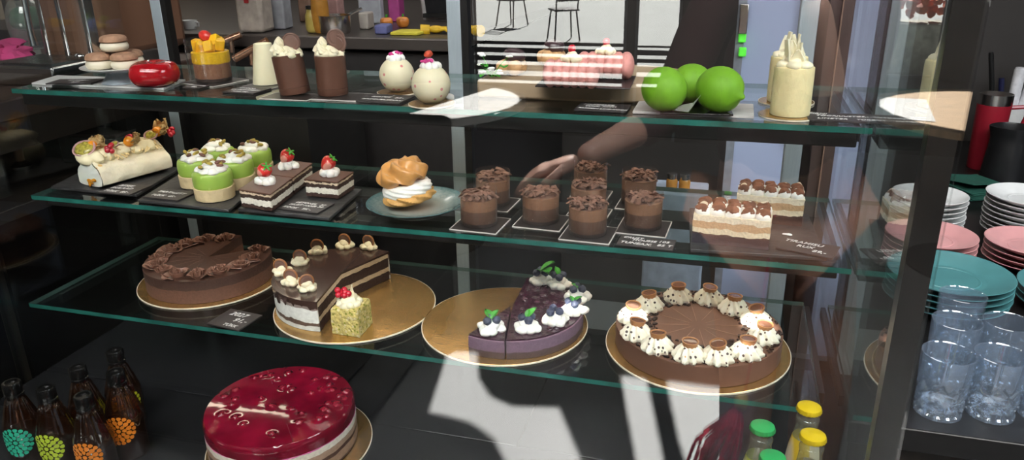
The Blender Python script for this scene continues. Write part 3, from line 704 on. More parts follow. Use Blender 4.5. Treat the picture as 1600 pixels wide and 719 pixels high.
def passion(x, y, z, r):
    z += .006
    M = T(x, y, z+r*.3) @ RZ(.35) @ RX(.75)
    o = B(); o.lathe(smoothprof([(.0001, -r*.7), (r*.7, -r*.5), (r, 0), (r*.97, r*.05), (r*.84, r*.03), (r*.8, -r*.05), (.0001, -r*.1)], 2), 32, M, lambda a, q, z_, s: (q*(1+.15*cos(2*a)), z_)); o = o.build('passion_fruit', passi, t)
    b = B(); b.blob((0, 0, 0), (r*.86, r*.7, r*.22), 20, .2, 220, None); b2_ = B(); b2_.add(b.v, b.f, M @ T(0, 0, r*.02)); b2_.build('pulp', pulp, o)
passion(-.012, .010, .0585, .021); passion(.004, .135, .062, .0135); passion(.0, .062, .061, .008)
cu_ = B()
for (x, y, z) in ((.011, .040, .062), (.016, .044, .0655), (.019, .036, .06), (.022, .042, .058), (.014, .048, .067), (.002, .088, .07), (.006, .092, .073), (-.001, .093, .0705), (.02, .165, .069), (.024, .17, .066), (.021, .172, .073), (.027, .163, .064)): cu_.blob((x, y, z), .0052, 12)
cu_.v = [(x, y, z+.005) for x, y, z in cu_.v]
cu_.build('red_currants', berry_red, t)
b = B(); curls(b, (.006, .07, .061), .001, 1, .01, .012, 1)
rd = random.Random(5)
for k in range(46):
    y = rd.uniform(.03, ln-.01); x = rd.uniform(-.004, .028); z = .0655-.78*max(0, x-.006)
    M = T(x, y, z+.0008) @ RZ(rd.uniform(-.9, .9)) @ RY(.45 if x > .008 else 0)
    b.box((0, 0, 0), (rd.uniform(.008, .016), .0022, .0012), M=M)
b.build('pale_chocolate_shavings', mat('pale_shavings', (.72, .56, .28), .5, var=.2), t)
sign(196, 297, Z2+TS+.0004, .068, .058, [('BESEE', -.38, .2, .95), ('RULAAD', -.44, -.06, .9), ('TÜKK  85.-', -.46, -.36, .9)], 'black price sign on the slate in front of the roulade', .0, .0125)
sign(266, 306, Z2+TS+.0004, .075, .05, [('TARTALETT', -.45, .12, .9), ('TÜKK  45.-', -.42, -.28, .9)], 'black price sign left of the front green tart', -.05, .0118)

# green tarts
crust = mat('tart_crust', (.66, .52, .30), .7, var=.1, scale=80, bump=.4, bscale=160); greenm = mat('pistachio_mousse', (.33, .50, .085), .38, var=.08, scale=30, sss=.15, coat=.15, spots=[((.45, .62, .16), 55, .12)])
nut = mat('pistachio_nut', (.36, .27, .05), .6, var=.45, scale=110); nut2 = mat('pistachio_skin', (.16, .07, .05), .6, var=.3)
def tart(px, py, label, seed):
    p = put(px, py, ZT); t = thing('green_tart', label, 'tart', (p[0], p[1], ZT), 0, 'green pistachio tarts on slate')
    B().lathe([(.0325, 0), (.0335, .001), (.0345, .0215), (.0335, .022), (.0001, .0215)], 48, fn=lambda a, r, z, s: (r*(1+.008*cos(36*a)), z)).build('pastry_crust', crust, t)
    B().lathe(smoothprof([(.032, .0222), (.0335, .026), (.034, .040), (.0325, .048), (.028, .0505), (.0001, .0508)], 2), 48).build('green_mousse', greenm, t)
    b = B(); cloud(b, (0, 0, .047), .0285, .018, 9, seed, .4); b.build('whipped_cream', creamw, t)
    b = B(); b2 = B(); rd = random.Random(seed)
    for k in range(11):
        a = rd.uniform(0, 6.28); q = rd.uniform(.002, .023)
        (b if k % 4 else b2).blob((q*cos(a), q*sin(a), .0655-q*.24+rd.uniform(-.001, .002)), (.0068, .0036, .0032), 10, .2, 200, RZ(rd.uniform(0, 3)) @ RY(rd.uniform(-.5, .5)), k)
    b.build('pistachio_nuts', nut, t); b2.build('dark_pistachios', nut2, t); return t
tart(337, 308, 'green tart at the front right corner of its slate, nearest the shelf edge', 1); tart(312, 288, 'green tart at the left of the group, beside the roulade', 2); tart(371, 290, 'green tart in the middle, behind the front one', 3)
tart(344, 271, 'green tart at the back left, partly hidden by the left and middle tarts', 4); tart(400, 272, 'green tart at the back right, behind the strawberry squares', 5)

# layered chocolate squares
lay = layers('square_layers', [(0, (.05, .022, .016)), (.007, (.80, .76, .66)), (.017, (.05, .025, .018)), (.024, (.72, .58, .42)), (.0275, (.05, .022, .016))], .032, .0022, 130, .65, .8)
straw = mat('strawberry', (.62, .03, .025), .28, var=.25, scale=60, coat=.4, spots=[((.8, .45, .2), 240, .2)]); strawcut = mat('strawberry_flesh', (.8, .33, .26), .4, var=.25, scale=40)
def square(A_, B_, C_, label, seed):
    D_ = A_+(C_-B_); c = (A_+C_)/2; t = thing('layer_cake_square', label, 'cake', (c.x, c.y, ZT+.0022), 0, 'layered chocolate squares on slate')
    pts = [(q.x-c.x, q.y-c.y) for q in (A_, B_, C_, D_)]
    b = B(); m = 10; vs = []; fs = []
    per = []
    for k in range(4):
        for i in range(m): per.append(Vector(pts[k]).lerp(Vector(pts[(k+1) % 4]), i/m))
    n = len(per); nz = 12
    for j in range(nz+1):
        z = .0285*j/nz
        for p_ in per:
            k = .975+.03*noise.noise(Vector((p_.x*160, p_.y*160, z*260+seed))); vs.append((p_.x*k, p_.y*k, z))
    for j in range(nz):
        for i in range(n): fs.append((j*n+i, j*n+(i+1) % n, (j+1)*n+(i+1) % n, (j+1)*n+i))
    fs += [tuple(range(n-1, -1, -1)), tuple(nz*n+i for i in range(n))]; b.add(vs, fs); b.build('sponge_layers', lay, t)
    B().prism([(x*1.01, y*1.01) for x, y in pts], .0287, .0312).build('chocolate_top', choc, t, bevel=.0006)
    b = B(); cloud(b, (0, 0, .0305), .0185, .021, 6, seed, .35); b.build('whipped_cream', creamw, t)
    M = T(.001, -.002, .0535) @ RZ(seed*.35-.5) @ RY(.75) @ RX(.25) @ Matrix.Diagonal((1.28, 1.28, 1.28, 1))
    s = B(); s.lathe(smoothprof([(.0001, -.013), (.006, -.008), (.0105, .002), (.008, .009), (.0001, .011)], 2), 24, M); so = s.build('strawberry', straw, t)
    f = B(); f.lathe(smoothprof([(.0001, -.010), (.004, -.006), (.007, .002), (.005, .007), (.0001, .008)], 2), 20, M @ T(0, -.0048, 0) @ Matrix.Diagonal((1, .85, 1, 1))); f.build('cut_flesh', strawcut, so)
    l = B()
    for k in range(5): l.blob(M @ Vector((.004*cos(k*1.26), .004*sin(k*1.26), .0115)), (.004, .0015, .001), 8, 0, 1, M.to_3x3().to_4x4() @ RZ(k*1.26))
    l.build('leaf_crown', green_leaf, so)
    return t
a, b1, c1 = at(377, 325, ZT), at(426, 333, ZT), at(460, 306, ZT)
square(a, b1, c1, 'layered chocolate square with strawberry at the front of its slate, by the tarts', 1)
off = (c1-b1)*1.03
square(a+off, b1+off, c1+off, 'layered chocolate square right behind the front one, strawberry tip upright', 2)
square(at(478, 308, ZT), at(530, 313, ZT), at(555, 296, ZT), 'layered chocolate square standing alone at the right of its slate', 3)
def whitecard(A_, B_, C_, label):
    slab(A_, B_, C_, .0016, label, 'cake_card', cardblack, ZT-.0002)
g_ = at(420, 308, ZT)
sign(479, 324, Z2+TS+.0004, .078, .052, [('LETONEL  37', -.36, .16, .82), ('MUST NOIR 38', -.42, -.08, .8), ('KOOK   TK -', -.46, -.34, .8)], 'black price sign on the slate between the strawberry squares', -.08, .0118)

# cream puff on the blue plate
p = put(651, 331, Z2)
platem, nt, out, N, L = nodes('speckled_blue_glaze')
b_ = N('ShaderNodeBsdfPrincipled'); tc = N('ShaderNodeTexCoord'); sp = N('ShaderNodeSeparateXYZ'); L(tc.outputs['Object'], sp.inputs[0])
x2 = N('ShaderNodeVectorMath'); x2.operation = 'LENGTH'; cb = N('ShaderNodeCombineXYZ'); L(sp.outputs[0], cb.inputs[0]); L(sp.outputs[1], cb.inputs[1]); L(cb.outputs[0], x2.inputs[0])
nz = N('ShaderNodeTexNoise'); nz.inputs['Scale'].default_value = 260; L(tc.outputs['Object'], nz.inputs[0])
ad = N('ShaderNodeMath'); ad.operation = 'MULTIPLY_ADD'; ad.inputs[1].default_value = .03; L(nz.outputs['Fac'], ad.inputs[0]); L(x2.outputs['Value'], ad.inputs[2])
mr = N('ShaderNodeMapRange'); mr.inputs[1].default_value = .03; mr.inputs[2].default_value = .1; L(ad.outputs[0], mr.inputs[0])
rp = N('ShaderNodeValToRGB'); rp.color_ramp.elements[0].color = (.42, .38, .33, 1); rp.color_ramp.elements[1].color = (.05, .13, .14, 1); e = rp.color_ramp.elements.new(.55); e.color = (.26, .31, .29, 1); L(mr.outputs[0], rp.inputs[0]); L(rp.outputs[0], b_.inputs['Base Color']); setp(b_, Roughness=.25, Coat_Weight=.3); L(b_.outputs[0], out.inputs[0])
t = thing('blue_plate', 'speckled blue green plate carrying the large cream puff', 'plate', (p[0], p[1], Z2))
B().lathe(smoothprof([(.045, 0), (.048, .001), (.046, .004), (.062, .010), (.082, .0185), (.0835, .0195), (.082, .0205), (.060, .0135), (.045, .0085), (.0001, .008)], 2), 72).build('glazed_plate', platem, t)
pu = mat('choux_caramel_top', (.60, .29, .085), .35, var=.25, scale=45, coat=.25); pb = mat('choux_base', (.60, .33, .10), .55, var=.3, scale=50, bump=.4)
puff = thing('cream_puff', 'large cream puff with a twisted caramel lid tipped to the left', 'cake', (p[0]-.008, p[1]-.004, Z2+.0145), .0)
def ruf(a, r, z, s): return (r*(1+.06*cos(9*a+20*s)+.05*noise.noise(Vector((cos(a)*2, sin(a)*2, z*60)))), z)
MB = RY(-.16)
B().lathe(smoothprof([(.0001, -.0), (.03, 0), (.042, .006), (.043, .014), (.036, .02), (.0001, .021)], 2), 64, T(.0, 0, .004) @ MB, ruf).build('choux_base', pb, puff)
b = B(); b.lathe(smoothprof([(.0001, .015), (.036, .017), (.041, .024), (.0405, .033), (.036, .04), (.0001, .041)], 2), 72, MB, lambda a, r, z, s: (r*(1+.03*cos(9*a+40*z*20)+.03*noise.noise(Vector((cos(a)*3, sin(a)*3, z*90)))), z)); b.build('cream_filling', creamw, puff)
b = B(); b.lathe(smoothprof([(.0001, 0), (.034, -.001), (.041, .004), (.0425, .012), (.038, .020), (.033, .0235), (.030, .030), (.022, .0335), (.013, .0345), (.0001, .0375)], 2), 120, T(-.008, 0, .040) @ RY(-.24), lambda a, r, z, s: (r*(1+.06*cos(6*a+13*s)+.05*noise.noise(Vector((cos(a)*1.5, sin(a)*1.5, z*40)))), z+.0042*cos(6*a+13*s)*min(1, r/.02))); b.build('caramel_lid', pu, puff)

# mousse cups
mo = layers('mousse_bands', [(0, (.02, .010, .008)), (.006, (.10, .045, .025)), (.026, (.24, .118, .065))], .05, .0006, 40, .45, .2)
def mousse(px, py, label, seed, first=None):
    p = put(px, py, Z2); loc = (p[0], p[1], Z2+.0024)
    t = thing('mousse_cup', label, 'cake', loc, seed*.6, 'chocolate mousse cups on the middle shelf')
    B().lathe([(.0285, 0), (.0292, .001), (.0292, .0435), (.0285, .044), (.0001, .044)], 48).build('mousse', mo, t)
    b = B(); b.lathe([(.0275, .0437), (.022, .0455), (.0001, .0465)], 32); curls(b, (0, 0, .0462), .0255, 110, .009, .021, seed, .55, .007); b.build('chocolate_flakes', flake, t)
    c = B(); c.lathe([(.0296, -.0004), (.0296, .0575)], 48, caps=False); c.build('clear_collar', acetate, t); return t
spots_ = [(749, 350, 'mousse cup in the front row beside the blue plate'), (845, 346, 'mousse cup second from the left in the front row'), (918, 365, 'mousse cup in the front row closest to the shelf edge'), (1004, 355, 'mousse cup at the right end of the front row'),
          (771, 318, 'mousse cup at the back left, behind the leftmost front cup'), (919, 332, 'mousse cup in the middle of the central file of three'), (922, 303, 'mousse cup at the very back of the central file of three'), (997, 318, 'mousse cup at the back right, behind the right end cup')]
for i, (x, y, l) in enumerate(spots_):
    mousse(x, y, l, i+1)
    if i in (0, 1, 2, 3, 4, 7): card(x+2, y+1, Z2, .077 if i < 4 else .07, .072, ['black card under the mousse cup beside the blue plate', 'black card under the second front mousse cup', 'black card under the mousse cup closest to the shelf edge', 'black card under the right end front mousse cup', 'black card under the back left mousse cup', '', '', 'black card under the back right mousse cup'][i], -.05)
    elif i in (5, 6): card(x+2, y+1, Z2, .066, .05, ['black card under the middle cup of the central file', 'black card under the rearmost cup of the central file'][i-5], -.05)
sign(1010, 381, Z2, .083, .04, [('CRUST', -.44, .2, .8), ('MOUSSE', -.26, .0, .8), ('TUNEAX.', -.46, -.32, .95), ('105', .2, .08, .9), ('85 T', .2, -.3, .95)], 'black price sign at the shelf edge below the right end mousse cup', -.05, .0115)

# tiramisu
slab(at(1078, 395, S2), at(1292, 409, S2), at(1262, 340, S2), TS, 'dark slate board under the two tiramisu blocks')
tir = layers('tiramisu_layers', [(0, (.035, .016, .014)), (.016, (.72, .62, .44)), (.024, (.50, .32, .17)), (.034, (.74, .66, .5))], .052, .003, 45, .6, .4, sss=.1)
cocoa = mat('cocoa_dusted_cream', (.16, .06, .03), .8, var=.5, scale=60, bump=.3, spots=[((.66, .56, .42), 45, .25)])
def tiramisu(px, py, w, d, h, label, rz, seed, strip=True):
    p = put(px, py, ZT); t = thing('tiramisu', label, 'cake', (p[0], p[1], ZT), rz, 'tiramisu blocks on slate')
    b = B(); vs = []; fs = []; m = 14; per = []; cs = [(-w/2, -d/2), (w/2, -d/2), (w/2, d/2), (-w/2, d/2)]
    for k in range(4):
        for i in range(m): per.append(Vector(cs[k]).lerp(Vector(cs[(k+1) % 4]), i/m))
    n = len(per); nz = 12
    for j in range(nz+1):
        for p_ in per:
            z = h*j/nz; k = 1+.025*noise.noise(Vector((p_.x*120+seed, p_.y*120, z*150))); vs.append((p_.x*k, p_.y*k, z))
    for j in range(nz):
        for i in range(n): fs.append((j*n+i, j*n+(i+1) % n, (j+1)*n+(i+1) % n, (j+1)*n+i))
    fs += [tuple(range(n-1, -1, -1)), tuple(nz*n+i for i in range(n))]; b.add(vs, fs); b.build('layered_cream', tir, t)
    c = B(); dd = B()
    for i in range(5):
        for j in range(3):
            x, y = (i-2)*w/5.1, (j-1)*d/3.2
            c.blob((x, y, h+.003), (w/9.4, d/5.6, .009), 14, .2, 90, seed=i+j); dd.blob((x, y, h+.0068), (w/10.5, d/6.4, .0075), 12, .35, 150, seed=i*3+j)
    c.build('cream_dollops', creamw, t); dd.build('cocoa_dust', cocoa, t)
    if strip: B().box((0, -d/2-.0006, .007), (w*1.0, .0005, .0145)).build('acetate_strip', clear('blue_acetate', (.75, .76, .85), .12, .05, body=(.07, .055, .075), bodyw=.3), t)
    return t
tiramisu(1142, 374, .108, .055, .043, 'tiramisu block at the front with a clear strip along its base', -.07, 1)
tiramisu(1200, 341, .100, .05, .043, 'tiramisu block at the back right, behind the front one', -.05, 7, False)
t = sign(1262, 389, Z2+TS+.0004, .078, .05, [('TIRAMISU', -.46, .2, .95), ('RUX', -.2, -.1, .9), ('89,-', .1, -.3, .95)], 'black price sign on the slate right of the tiramisu', -.3, .0125)
cr = put(1231, 368, ZT); tag(B().blob((cr[0], cr[1], ZT+.0016), (.008, .003, .0018), 10, .4, 200).build('cream_crumb', creamw), 'small smear of cream on the slate above the tiramisu sign', 'crumb')
# ================================================================ LOWER SHELF
Z3 = S3+.0004; ZC = Z3+.0036
def round_board(x, y, z, r, label): 
    t = thing('gold_cake_board', label, 'cake board', (x, y, z), 0, 'round gold cake boards')
    b = B(); disc(b, r-.0012, .0003, .0031, 96); b.build('gold_foil', gold, t)
    b = B(); b.lathe([(r-.0012, 0), (r, .0004), (r, .0026), (r-.0012, .003)], 96, caps=False); b.build('rim', boardrim, t); return t
def ang_of(c, px, py, z): p = at(px, py, z); return math.atan2(p.y-c[1], p.x-c[0])

# 1 dark chocolate cake with shaved ruffles
bc1 = (-.968, 1.188)
round_board(bc1[0], bc1[1], Z3, .138, 'gold board under the chocolate cake with shaved ruffles, leftmost on the lower shelf')
H1 = .045; c1 = (-.968, 1.188)
t = thing('chocolate_ruffle_cake', 'whole dark chocolate cake with shaved ruffles round its rim and a wedge missing', 'cake', (c1[0], c1[1], ZC))
a1 = ang_of(c1, 402, 388, ZC+H1); a2 = ang_of(c1, 380, 366, ZC+H1)
cside = layers('chocolate_cake_side', [(0, (.15, .07, .045)), (.026, (.062, .029, .02))], .05, .0012, 90, .6, .4, 240)
b = B(); sector(b, .120, 0, H1-.002, a2, a1+2*PI, 90, .006); b.build('cake_body', cside, t)
b = B(); sector(b, .1195, H1-.002, H1, a2, a1+2*PI, 90, .006); b.build('chocolate_glaze', mat('satin_chocolate', (.062, .029, .02), .32, var=.12, coat=.2), t)
b = B()
for k in range(14):
    a = a2+(a1+2*PI-a2)*(k+.5)/14
    for s in (-.06, .03, .05): b.box((.06*cos(a+.0), .06*sin(a), H1+.0001), (.09 if s == -.06 else 0.001, .0007, .0004), a)
b.build('portion_lines', mat('portion_line', (.13, .07, .05), .6), t)
def ruffle(b, x, y, z, r, seed):
    rd = random.Random(seed)
    for k in range(9):
        a0 = rd.uniform(0, 6.28); R = r*(.10+.085*k); h = .0155-.0012*k; lean = .2+.12*k; arc = rd.uniform(1.6, 3.4); ox, oy = rd.uniform(-.12, .12)*r, rd.uniform(-.12, .12)*r
        def fn(u, v):
            a = a0+arc*u; q = R*(1+lean*v*.6)+.0022*sin(u*13+k)*v
            return Vector((x+ox+q*cos(a), y+oy+q*sin(a), z+h*v+.0015*sin(u*9)*v))
        b.sheet(fn, 16, 4, .0012)
rufm = mat('shaved_chocolate', (.22, .108, .075), .38, var=.2, scale=60, coat=.15)
nr = 13
for k in range(nr):
    a = a2+(a1+2*PI-a2)*(k+.5)/nr; b = B(); ruffle(b, .094*cos(a), .094*sin(a), H1-.001, .0165+.003*(k % 2), k); b.build('chocolate_ruffle', rufm, t)
sign(367, 501, S3, .072, .062, [('2027', -.32, .18, 1.1), ('91,-', .0, -.12, 1.1), ('TÜKK', -.1, -.4, .7)], 'grey price sign in front of the chocolate ruffle cake', -.12, .016)

# 2 half layer cake with drips and biscuit discs
bc2 = (-.632, 1.15)
round_board(bc2[0], bc2[1], Z3, .147, 'gold board under the cut layer cake and the pistachio slice')
H2 = .057
p = at(533, 426, ZC+H2); c2 = (p.x, p.y)
t = thing('drip_layer_cake', 'cut chocolate drip layer cake with cream dollops and round cookies', 'cake', (c2[0], c2[1], ZC))
a1 = ang_of(c2, 495, 471, ZC+H2); a2 = ang_of(c2, 608, 393, ZC+H2)
if a1 < a2: a1 += 2*PI
R2 = .5*((at(495, 471, ZC+H2).xy-p.xy).length+(at(608, 393, ZC+H2).xy-p.xy).length); R2 = min(max(R2, .11), .128)
cutm = layers('drip_cake_cut', [(0, (.035, .016, .012)), (.017, (.66, .50, .32)), (.026, (.035, .016, .012)), (.0445, (.68, .53, .35))], .058, .0014, 70, .75, .7, 220)
b = B(); sector(b, R2-.003, 0, H2-.004, a2, a1, 80); b.build('sponge_layers', cutm, t)
def shell(b, r0, r1, z0, z1, a0, a1, n=90, wav=None):
    vs = []; fs = []
    for i in range(n+1):
        a = a0+(a1-a0)*i/n; zz = z0 if not wav else wav(a)
        for (r, z) in ((r0, zz), (r1, zz), (r1, z1), (r0, z1)): vs.append((r*cos(a), r*sin(a), z))
    for i in range(n):
        o = 4*i
        for e in range(4): fs.append((o+e, o+(e+1) % 4, o+4+(e+1) % 4, o+4+e))
    fs += [(0, 1, 2, 3), (4*n+3, 4*n+2, 4*n+1, 4*n)]
    return b.add(vs, fs)
naked = layers('naked_cream_side', [(0, (.70, .70, .64)), (.008, (.12, .075, .055)), (.0155, (.76, .77, .72)), (.040, (.32, .26, .23))], .058, .004, 40, .55, .3, 160)
b = B(); shell(b, R2-.003, R2, 0, H2-.006, a2, a1); b.build('cream_coat', naked, t)
def drip(a):
    s = noise.noise(Vector((cos(a)*9, sin(a)*9, 3)))+.6*noise.noise(Vector((cos(a)*21, sin(a)*21, 7)))
    return H2-.010-.024*max(0, s)**.8
b = B(); shell(b, R2-.002, R2+.0016, 0, H2-.0012, a2, a1, 220, drip); sector(b, R2+.001, H2-.004, H2, a2, a1, 90); b.build('chocolate_glaze', dchoc, t)
def dollop_disc(par, x, y, z, r, ang, seed, lean):
    b = B(); cloud(b, (x, y, z), r*1.1, r*.95, 7, seed, .4); d = b.build('cream_dollop', cream, par)
    M = T(x, y, z+r*.95) @ RZ(ang) @ RY(lean) @ RX(PI/2)
    k = B(); k.lathe([(.0001, -.0016), (.0125, -.0016), (.0135, 0), (.0135, .0022), (.0118, .0032), (.0112, .0018), (.0001, .0018)], 36, M); o = k.build('cookie_disc', biscuit, par)
    k = B(); k.lathe([(.0001, .0018), (.0108, .0018), (.0105, .0026), (.007, .0029), (.0065, .0024), (.0001, .0026)], 36, M); k.build('chocolate_centre', chocdisc, o)
for k, (px, py) in enumerate(((480, 452), (456, 443), (440, 427), (470, 412), (497, 395), (540, 386), (577, 388))):
    q = at(px, py, ZC+H2); dollop_disc(t, q.x-c2[0], q.y-c2[1], H2, .0165, (.7, .1, .1, .2, .2, -.1, -.2)[k], k+1, (.4, .1, -.1, -.2, .1, .2, .1)[k])
cl = B(); cl.box((R2*.5*cos(a2+.42), R2*.5*sin(a2+.42), H2+.0001), (R2*.98, .0012, .0006), a2+.42); cl.build('portion_line', mat('cut_line', (.01, .005, .004), .6), t)

# pistachio slice
p = at(545, 521, ZC); t = thing('pistachio_slice', 'pistachio crusted cake slice topped with cream and red currants', 'cake', (p.x, p.y+.012, ZC), -.05)
pis = mat('pistachio_crumb', (.62, .51, .17), .8, var=.3, scale=110, bump=.9, bscale=230, spots=[((.26, .28, .03), 150, .3), ((.72, .62, .34), 120, .3)])
b = B(); vs = []; fs = []; m = 10; per = []; cs = [(-.026, -.02), (.026, -.02), (.021, .034), (-.021, .034)]
for k in range(4):
    for i in range(m): per.append(Vector(cs[k]).lerp(Vector(cs[(k+1) % 4]), i/m))
n = len(per)
for j in range(15):
    z = .049*j/14; k0 = 1 if j < 13 else (.97 if j == 13 else .9)
    for q in per:
        k = k0+.05*noise.noise(Vector((q.x*260, q.y*260, z*260))); vs.append((q.x*k, q.y*k, z))
for j in range(14):
    for i in range(n): fs.append((j*n+i, j*n+(i+1) % n, (j+1)*n+(i+1) % n, (j+1)*n+i))
fs += [tuple(range(n-1, -1, -1)), tuple(14*n+i for i in range(n))]; b.add(vs, fs); b.build('crumb_coat', pis, t)
b = B(); cloud(b, (0, .003, .046), .024, .02, 7, 4); b.build('whipped_cream', cream, t)
b = B(); rd = random.Random(8)
for k in range(11): b.blob((-.012+rd.uniform(-.010, .014), .002+rd.uniform(-.008, .008), .068+rd.uniform(-.003, .006)), .0055, 12, seed=k)
b.build('red_currants', berry_red, t)
b = B(); b.sheet(lambda u, v: Vector((.002+(u-.5)*.012*(1-v), .008+.003*sin(u*3), .062+v*.02)), 5, 5, .001); b.build('chocolate_shard', shard, t)

# 3 blueberry cheesecake
bc3 = (-.345, 1.148)
round_board(bc3[0], bc3[1], Z3, .145, 'gold board half empty under the blueberry cheesecake')
H3 = .034
p = at(801, 478, ZC+H3); c3 = (p.x, p.y)
t = thing('blueberry_cheesecake', 'cut blueberry cheesecake with cream dollops, berries and mint', 'cake', (c3[0], c3[1], ZC))
aL = ang_of(c3, 736, 522, ZC+H3); aB = ang_of(c3, 823, 436, ZC+H3); aS = ang_of(c3, 791, 532, ZC+H3)
R3 = .122
lil = layers('cheesecake_side', [(0, (.075, .045, .042)), (.0115, (.17, .105, .155)), (.030, (.26, .16, .22))], .036, .0012, 80, .55, .35, 200)
def lift(a): return a if a > -PI else a+2*PI
while aS < aL: aS += 2*PI
while aB < aS: aB += 2*PI
jel = mat('blueberry_jelly', (.03, .004, .016), .16, var=.6, scale=90, bump=.5, bscale=170, coat=.25)
for nm, (u, v, dx) in dict(slice=(aL, aS, -.0025), rest=(aS, aB, 0)).items():
    mid = (u+v)/2; M = T(dx*1.2, -.001 if dx else 0, 0)
    b = B(); sector(b, R3, 0, H3-.0025, u, v, 50, .006, M); b.build('cheesecake_body', lil, t)
    b = B(); sector(b, R3-.002, H3-.0027, H3+.0005, u, v, 50, .01, M); rd = random.Random(4)
    for k in range(60 if nm == 'rest' else 14):
        a = rd.uniform(u+.1, v-.1); q = R3*math.sqrt(rd.uniform(.02, .8)); b.blob((q*cos(a), q*sin(a), H3+.0005), (.0058, .0058, .003), 10, .2, 100, M, k)
    b.build('blueberry_jelly', jel, t)
def mint(b, x, y, z, rz, l, tilt):
    M = T(x, y, z) @ RZ(rz) @ RY(-tilt)
    b.sheet(lambda u, v: M @ Vector((v*l, (u-.5)*l*.62*sin(PI*min(1, .08+v*.92))**.8, .12*l*abs(u-.5)*2+.1*l*sin(v*3))), 6, 8, .0005)
def dollop_berries(px, py, k, leaf):
    q = at(px, py, ZC+H3); x, y = q.x-c3[0], q.y-c3[1]
    b = B(); cloud(b, (x, y, H3), .0225, .019, 7, k+20, .35); o = b.build('cream_dollop', creamw, t)
    rd = random.Random(k+3)
    for j in range(3):
        a = 2.1*j+k
        bb = B(); bb.lathe([(.0001, -.0068), (.005, -.0052), (.0072, 0), (.0056, .0046), (.0034, .0062), (.0026, .0050), (.0001, .0048)], 20, T(x+.0088*cos(a), y+.0088*sin(a), H3+.0205) @ RX(rd.uniform(-.6, .6)) @ RY(rd.uniform(-.6, .6))); bb.build('blueberry', blueb, o)
    if leaf:
        l = B()
        for (rz, ln_, ti) in leaf: mint(l, x, y, H3+.021, rz, ln_, ti)
        l.build('mint_leaves', green_leaf, o)
for k, (px, py, lf) in enumerate(((768, 517, ((2.4, .021, .4), (.9, .019, .6))), (824, 515, ((.8, .022, .6), (1.5, .015, .9))), (866, 503, None), (896, 489, ((.3, .016, .5), (2.4, .012, .5))), (902, 467, ((2.9, .013, .4),)), (873, 447, ((2.3, .018, .7),)), (845, 441, ((-1.0, .046, .25), (.2, .032, .6))))): dollop_berries(px, py, k, lf)

# 4 chocolate cake with twelve rosettes
bc4 = (-.018, 1.152)
round_board(bc4[0], bc4[1], Z3, .148, 'gold board under the chocolate cake ringed with cream rosettes, rightmost on the shelf')
H4 = .036; c4 = (-.018, 1.152); R4 = .132
t = thing('rosette_chocolate_cake', 'whole chocolate mousse cake ringed by cream rosettes with toffee cups', 'cake', (c4[0], c4[1], ZC))
mouss = mat('milk_mousse', (.155, .075, .048), .5, var=.12, scale=22, bump=.1)
b = B(); disc(b, R4, 0, H4-.001, 96); b.build('cake_body', mouss, t, bevel=.002)
sc_ = B()
for k in range(12):
    a = k*PI/6+.2; sc_.box((.055*cos(a), .055*sin(a), H4-.0008), (.08, .0008, .0006), a)
sc_.build('portion_lines', mat('scored_line', (.30, .18, .12), .6), t)
fl = B(); rd = random.Random(9)
for k in range(850):
    a = rd.uniform(0, 6.28); q = rd.uniform(.068, .129); s = rd.uniform(.002, .0062)
    fl.box((q*cos(a), q*sin(a), H4+rd.uniform(-.0004, .001)), (s, s*.7, s*.5), rd.uniform(0, 3))
fo = fl.build('chocolate_crumbs', mat('dark_crumbs', (.025, .013, .011), .5, var=.3), t); fo['kind'] = 'stuff'
rosem = mat('speckled_rosette', (.86, .81, .66), .5, var=.04, scale=40, sss=.15, spots=[((.05, .025, .018), 105, .23), ((.55, .26, .08), 60, .1)])
toff = mat('toffee_cup', (.42, .19, .075), .35, var=.12, coat=.2); tofc = mat('toffee_cup_centre', (.17, .075, .045), .2, var=.1, coat=.4)
for k, (px, py) in enumerate(((1059, 468), (1107, 471), (1146, 486), (1181, 505), (1192, 531), (1168, 556), (1127, 573), (1075, 564), (1021, 549), (991, 526), (988, 500), (1014, 481))):
    q = at(px, py, ZC+H4); x, y = q.x-c4[0], q.y-c4[1]
    rr = math.hypot(x, y); sc2 = min(1, .112/rr); x, y = x*sc2, y*sc2
    b = B(); rosette(b, (x, y, H4-.001), .0235, .029, 10, .5, .14, RZ(k)); o = b.build('cream_rosette', rosem, t)
    M = T(x, y, H4+.0205) @ RX(rd.uniform(-.2, .15)) @ RY(rd.uniform(-.2, .2))
    b = B(); b.lathe([(.0001, 0), (.0105, 0), (.0128, .0075), (.0128, .0085), (.0112, .0085), (.0105, .0068), (.0001, .0068)], 32, M); cp = b.build('toffee_cup', toff, o)
    b = B(); b.lathe([(.0001, .0066), (.0104, .0068), (.0098, .0076), (.006, .0082), (.0001, .0078)], 32, M); b.build('chocolate_filling', tofc, cp)
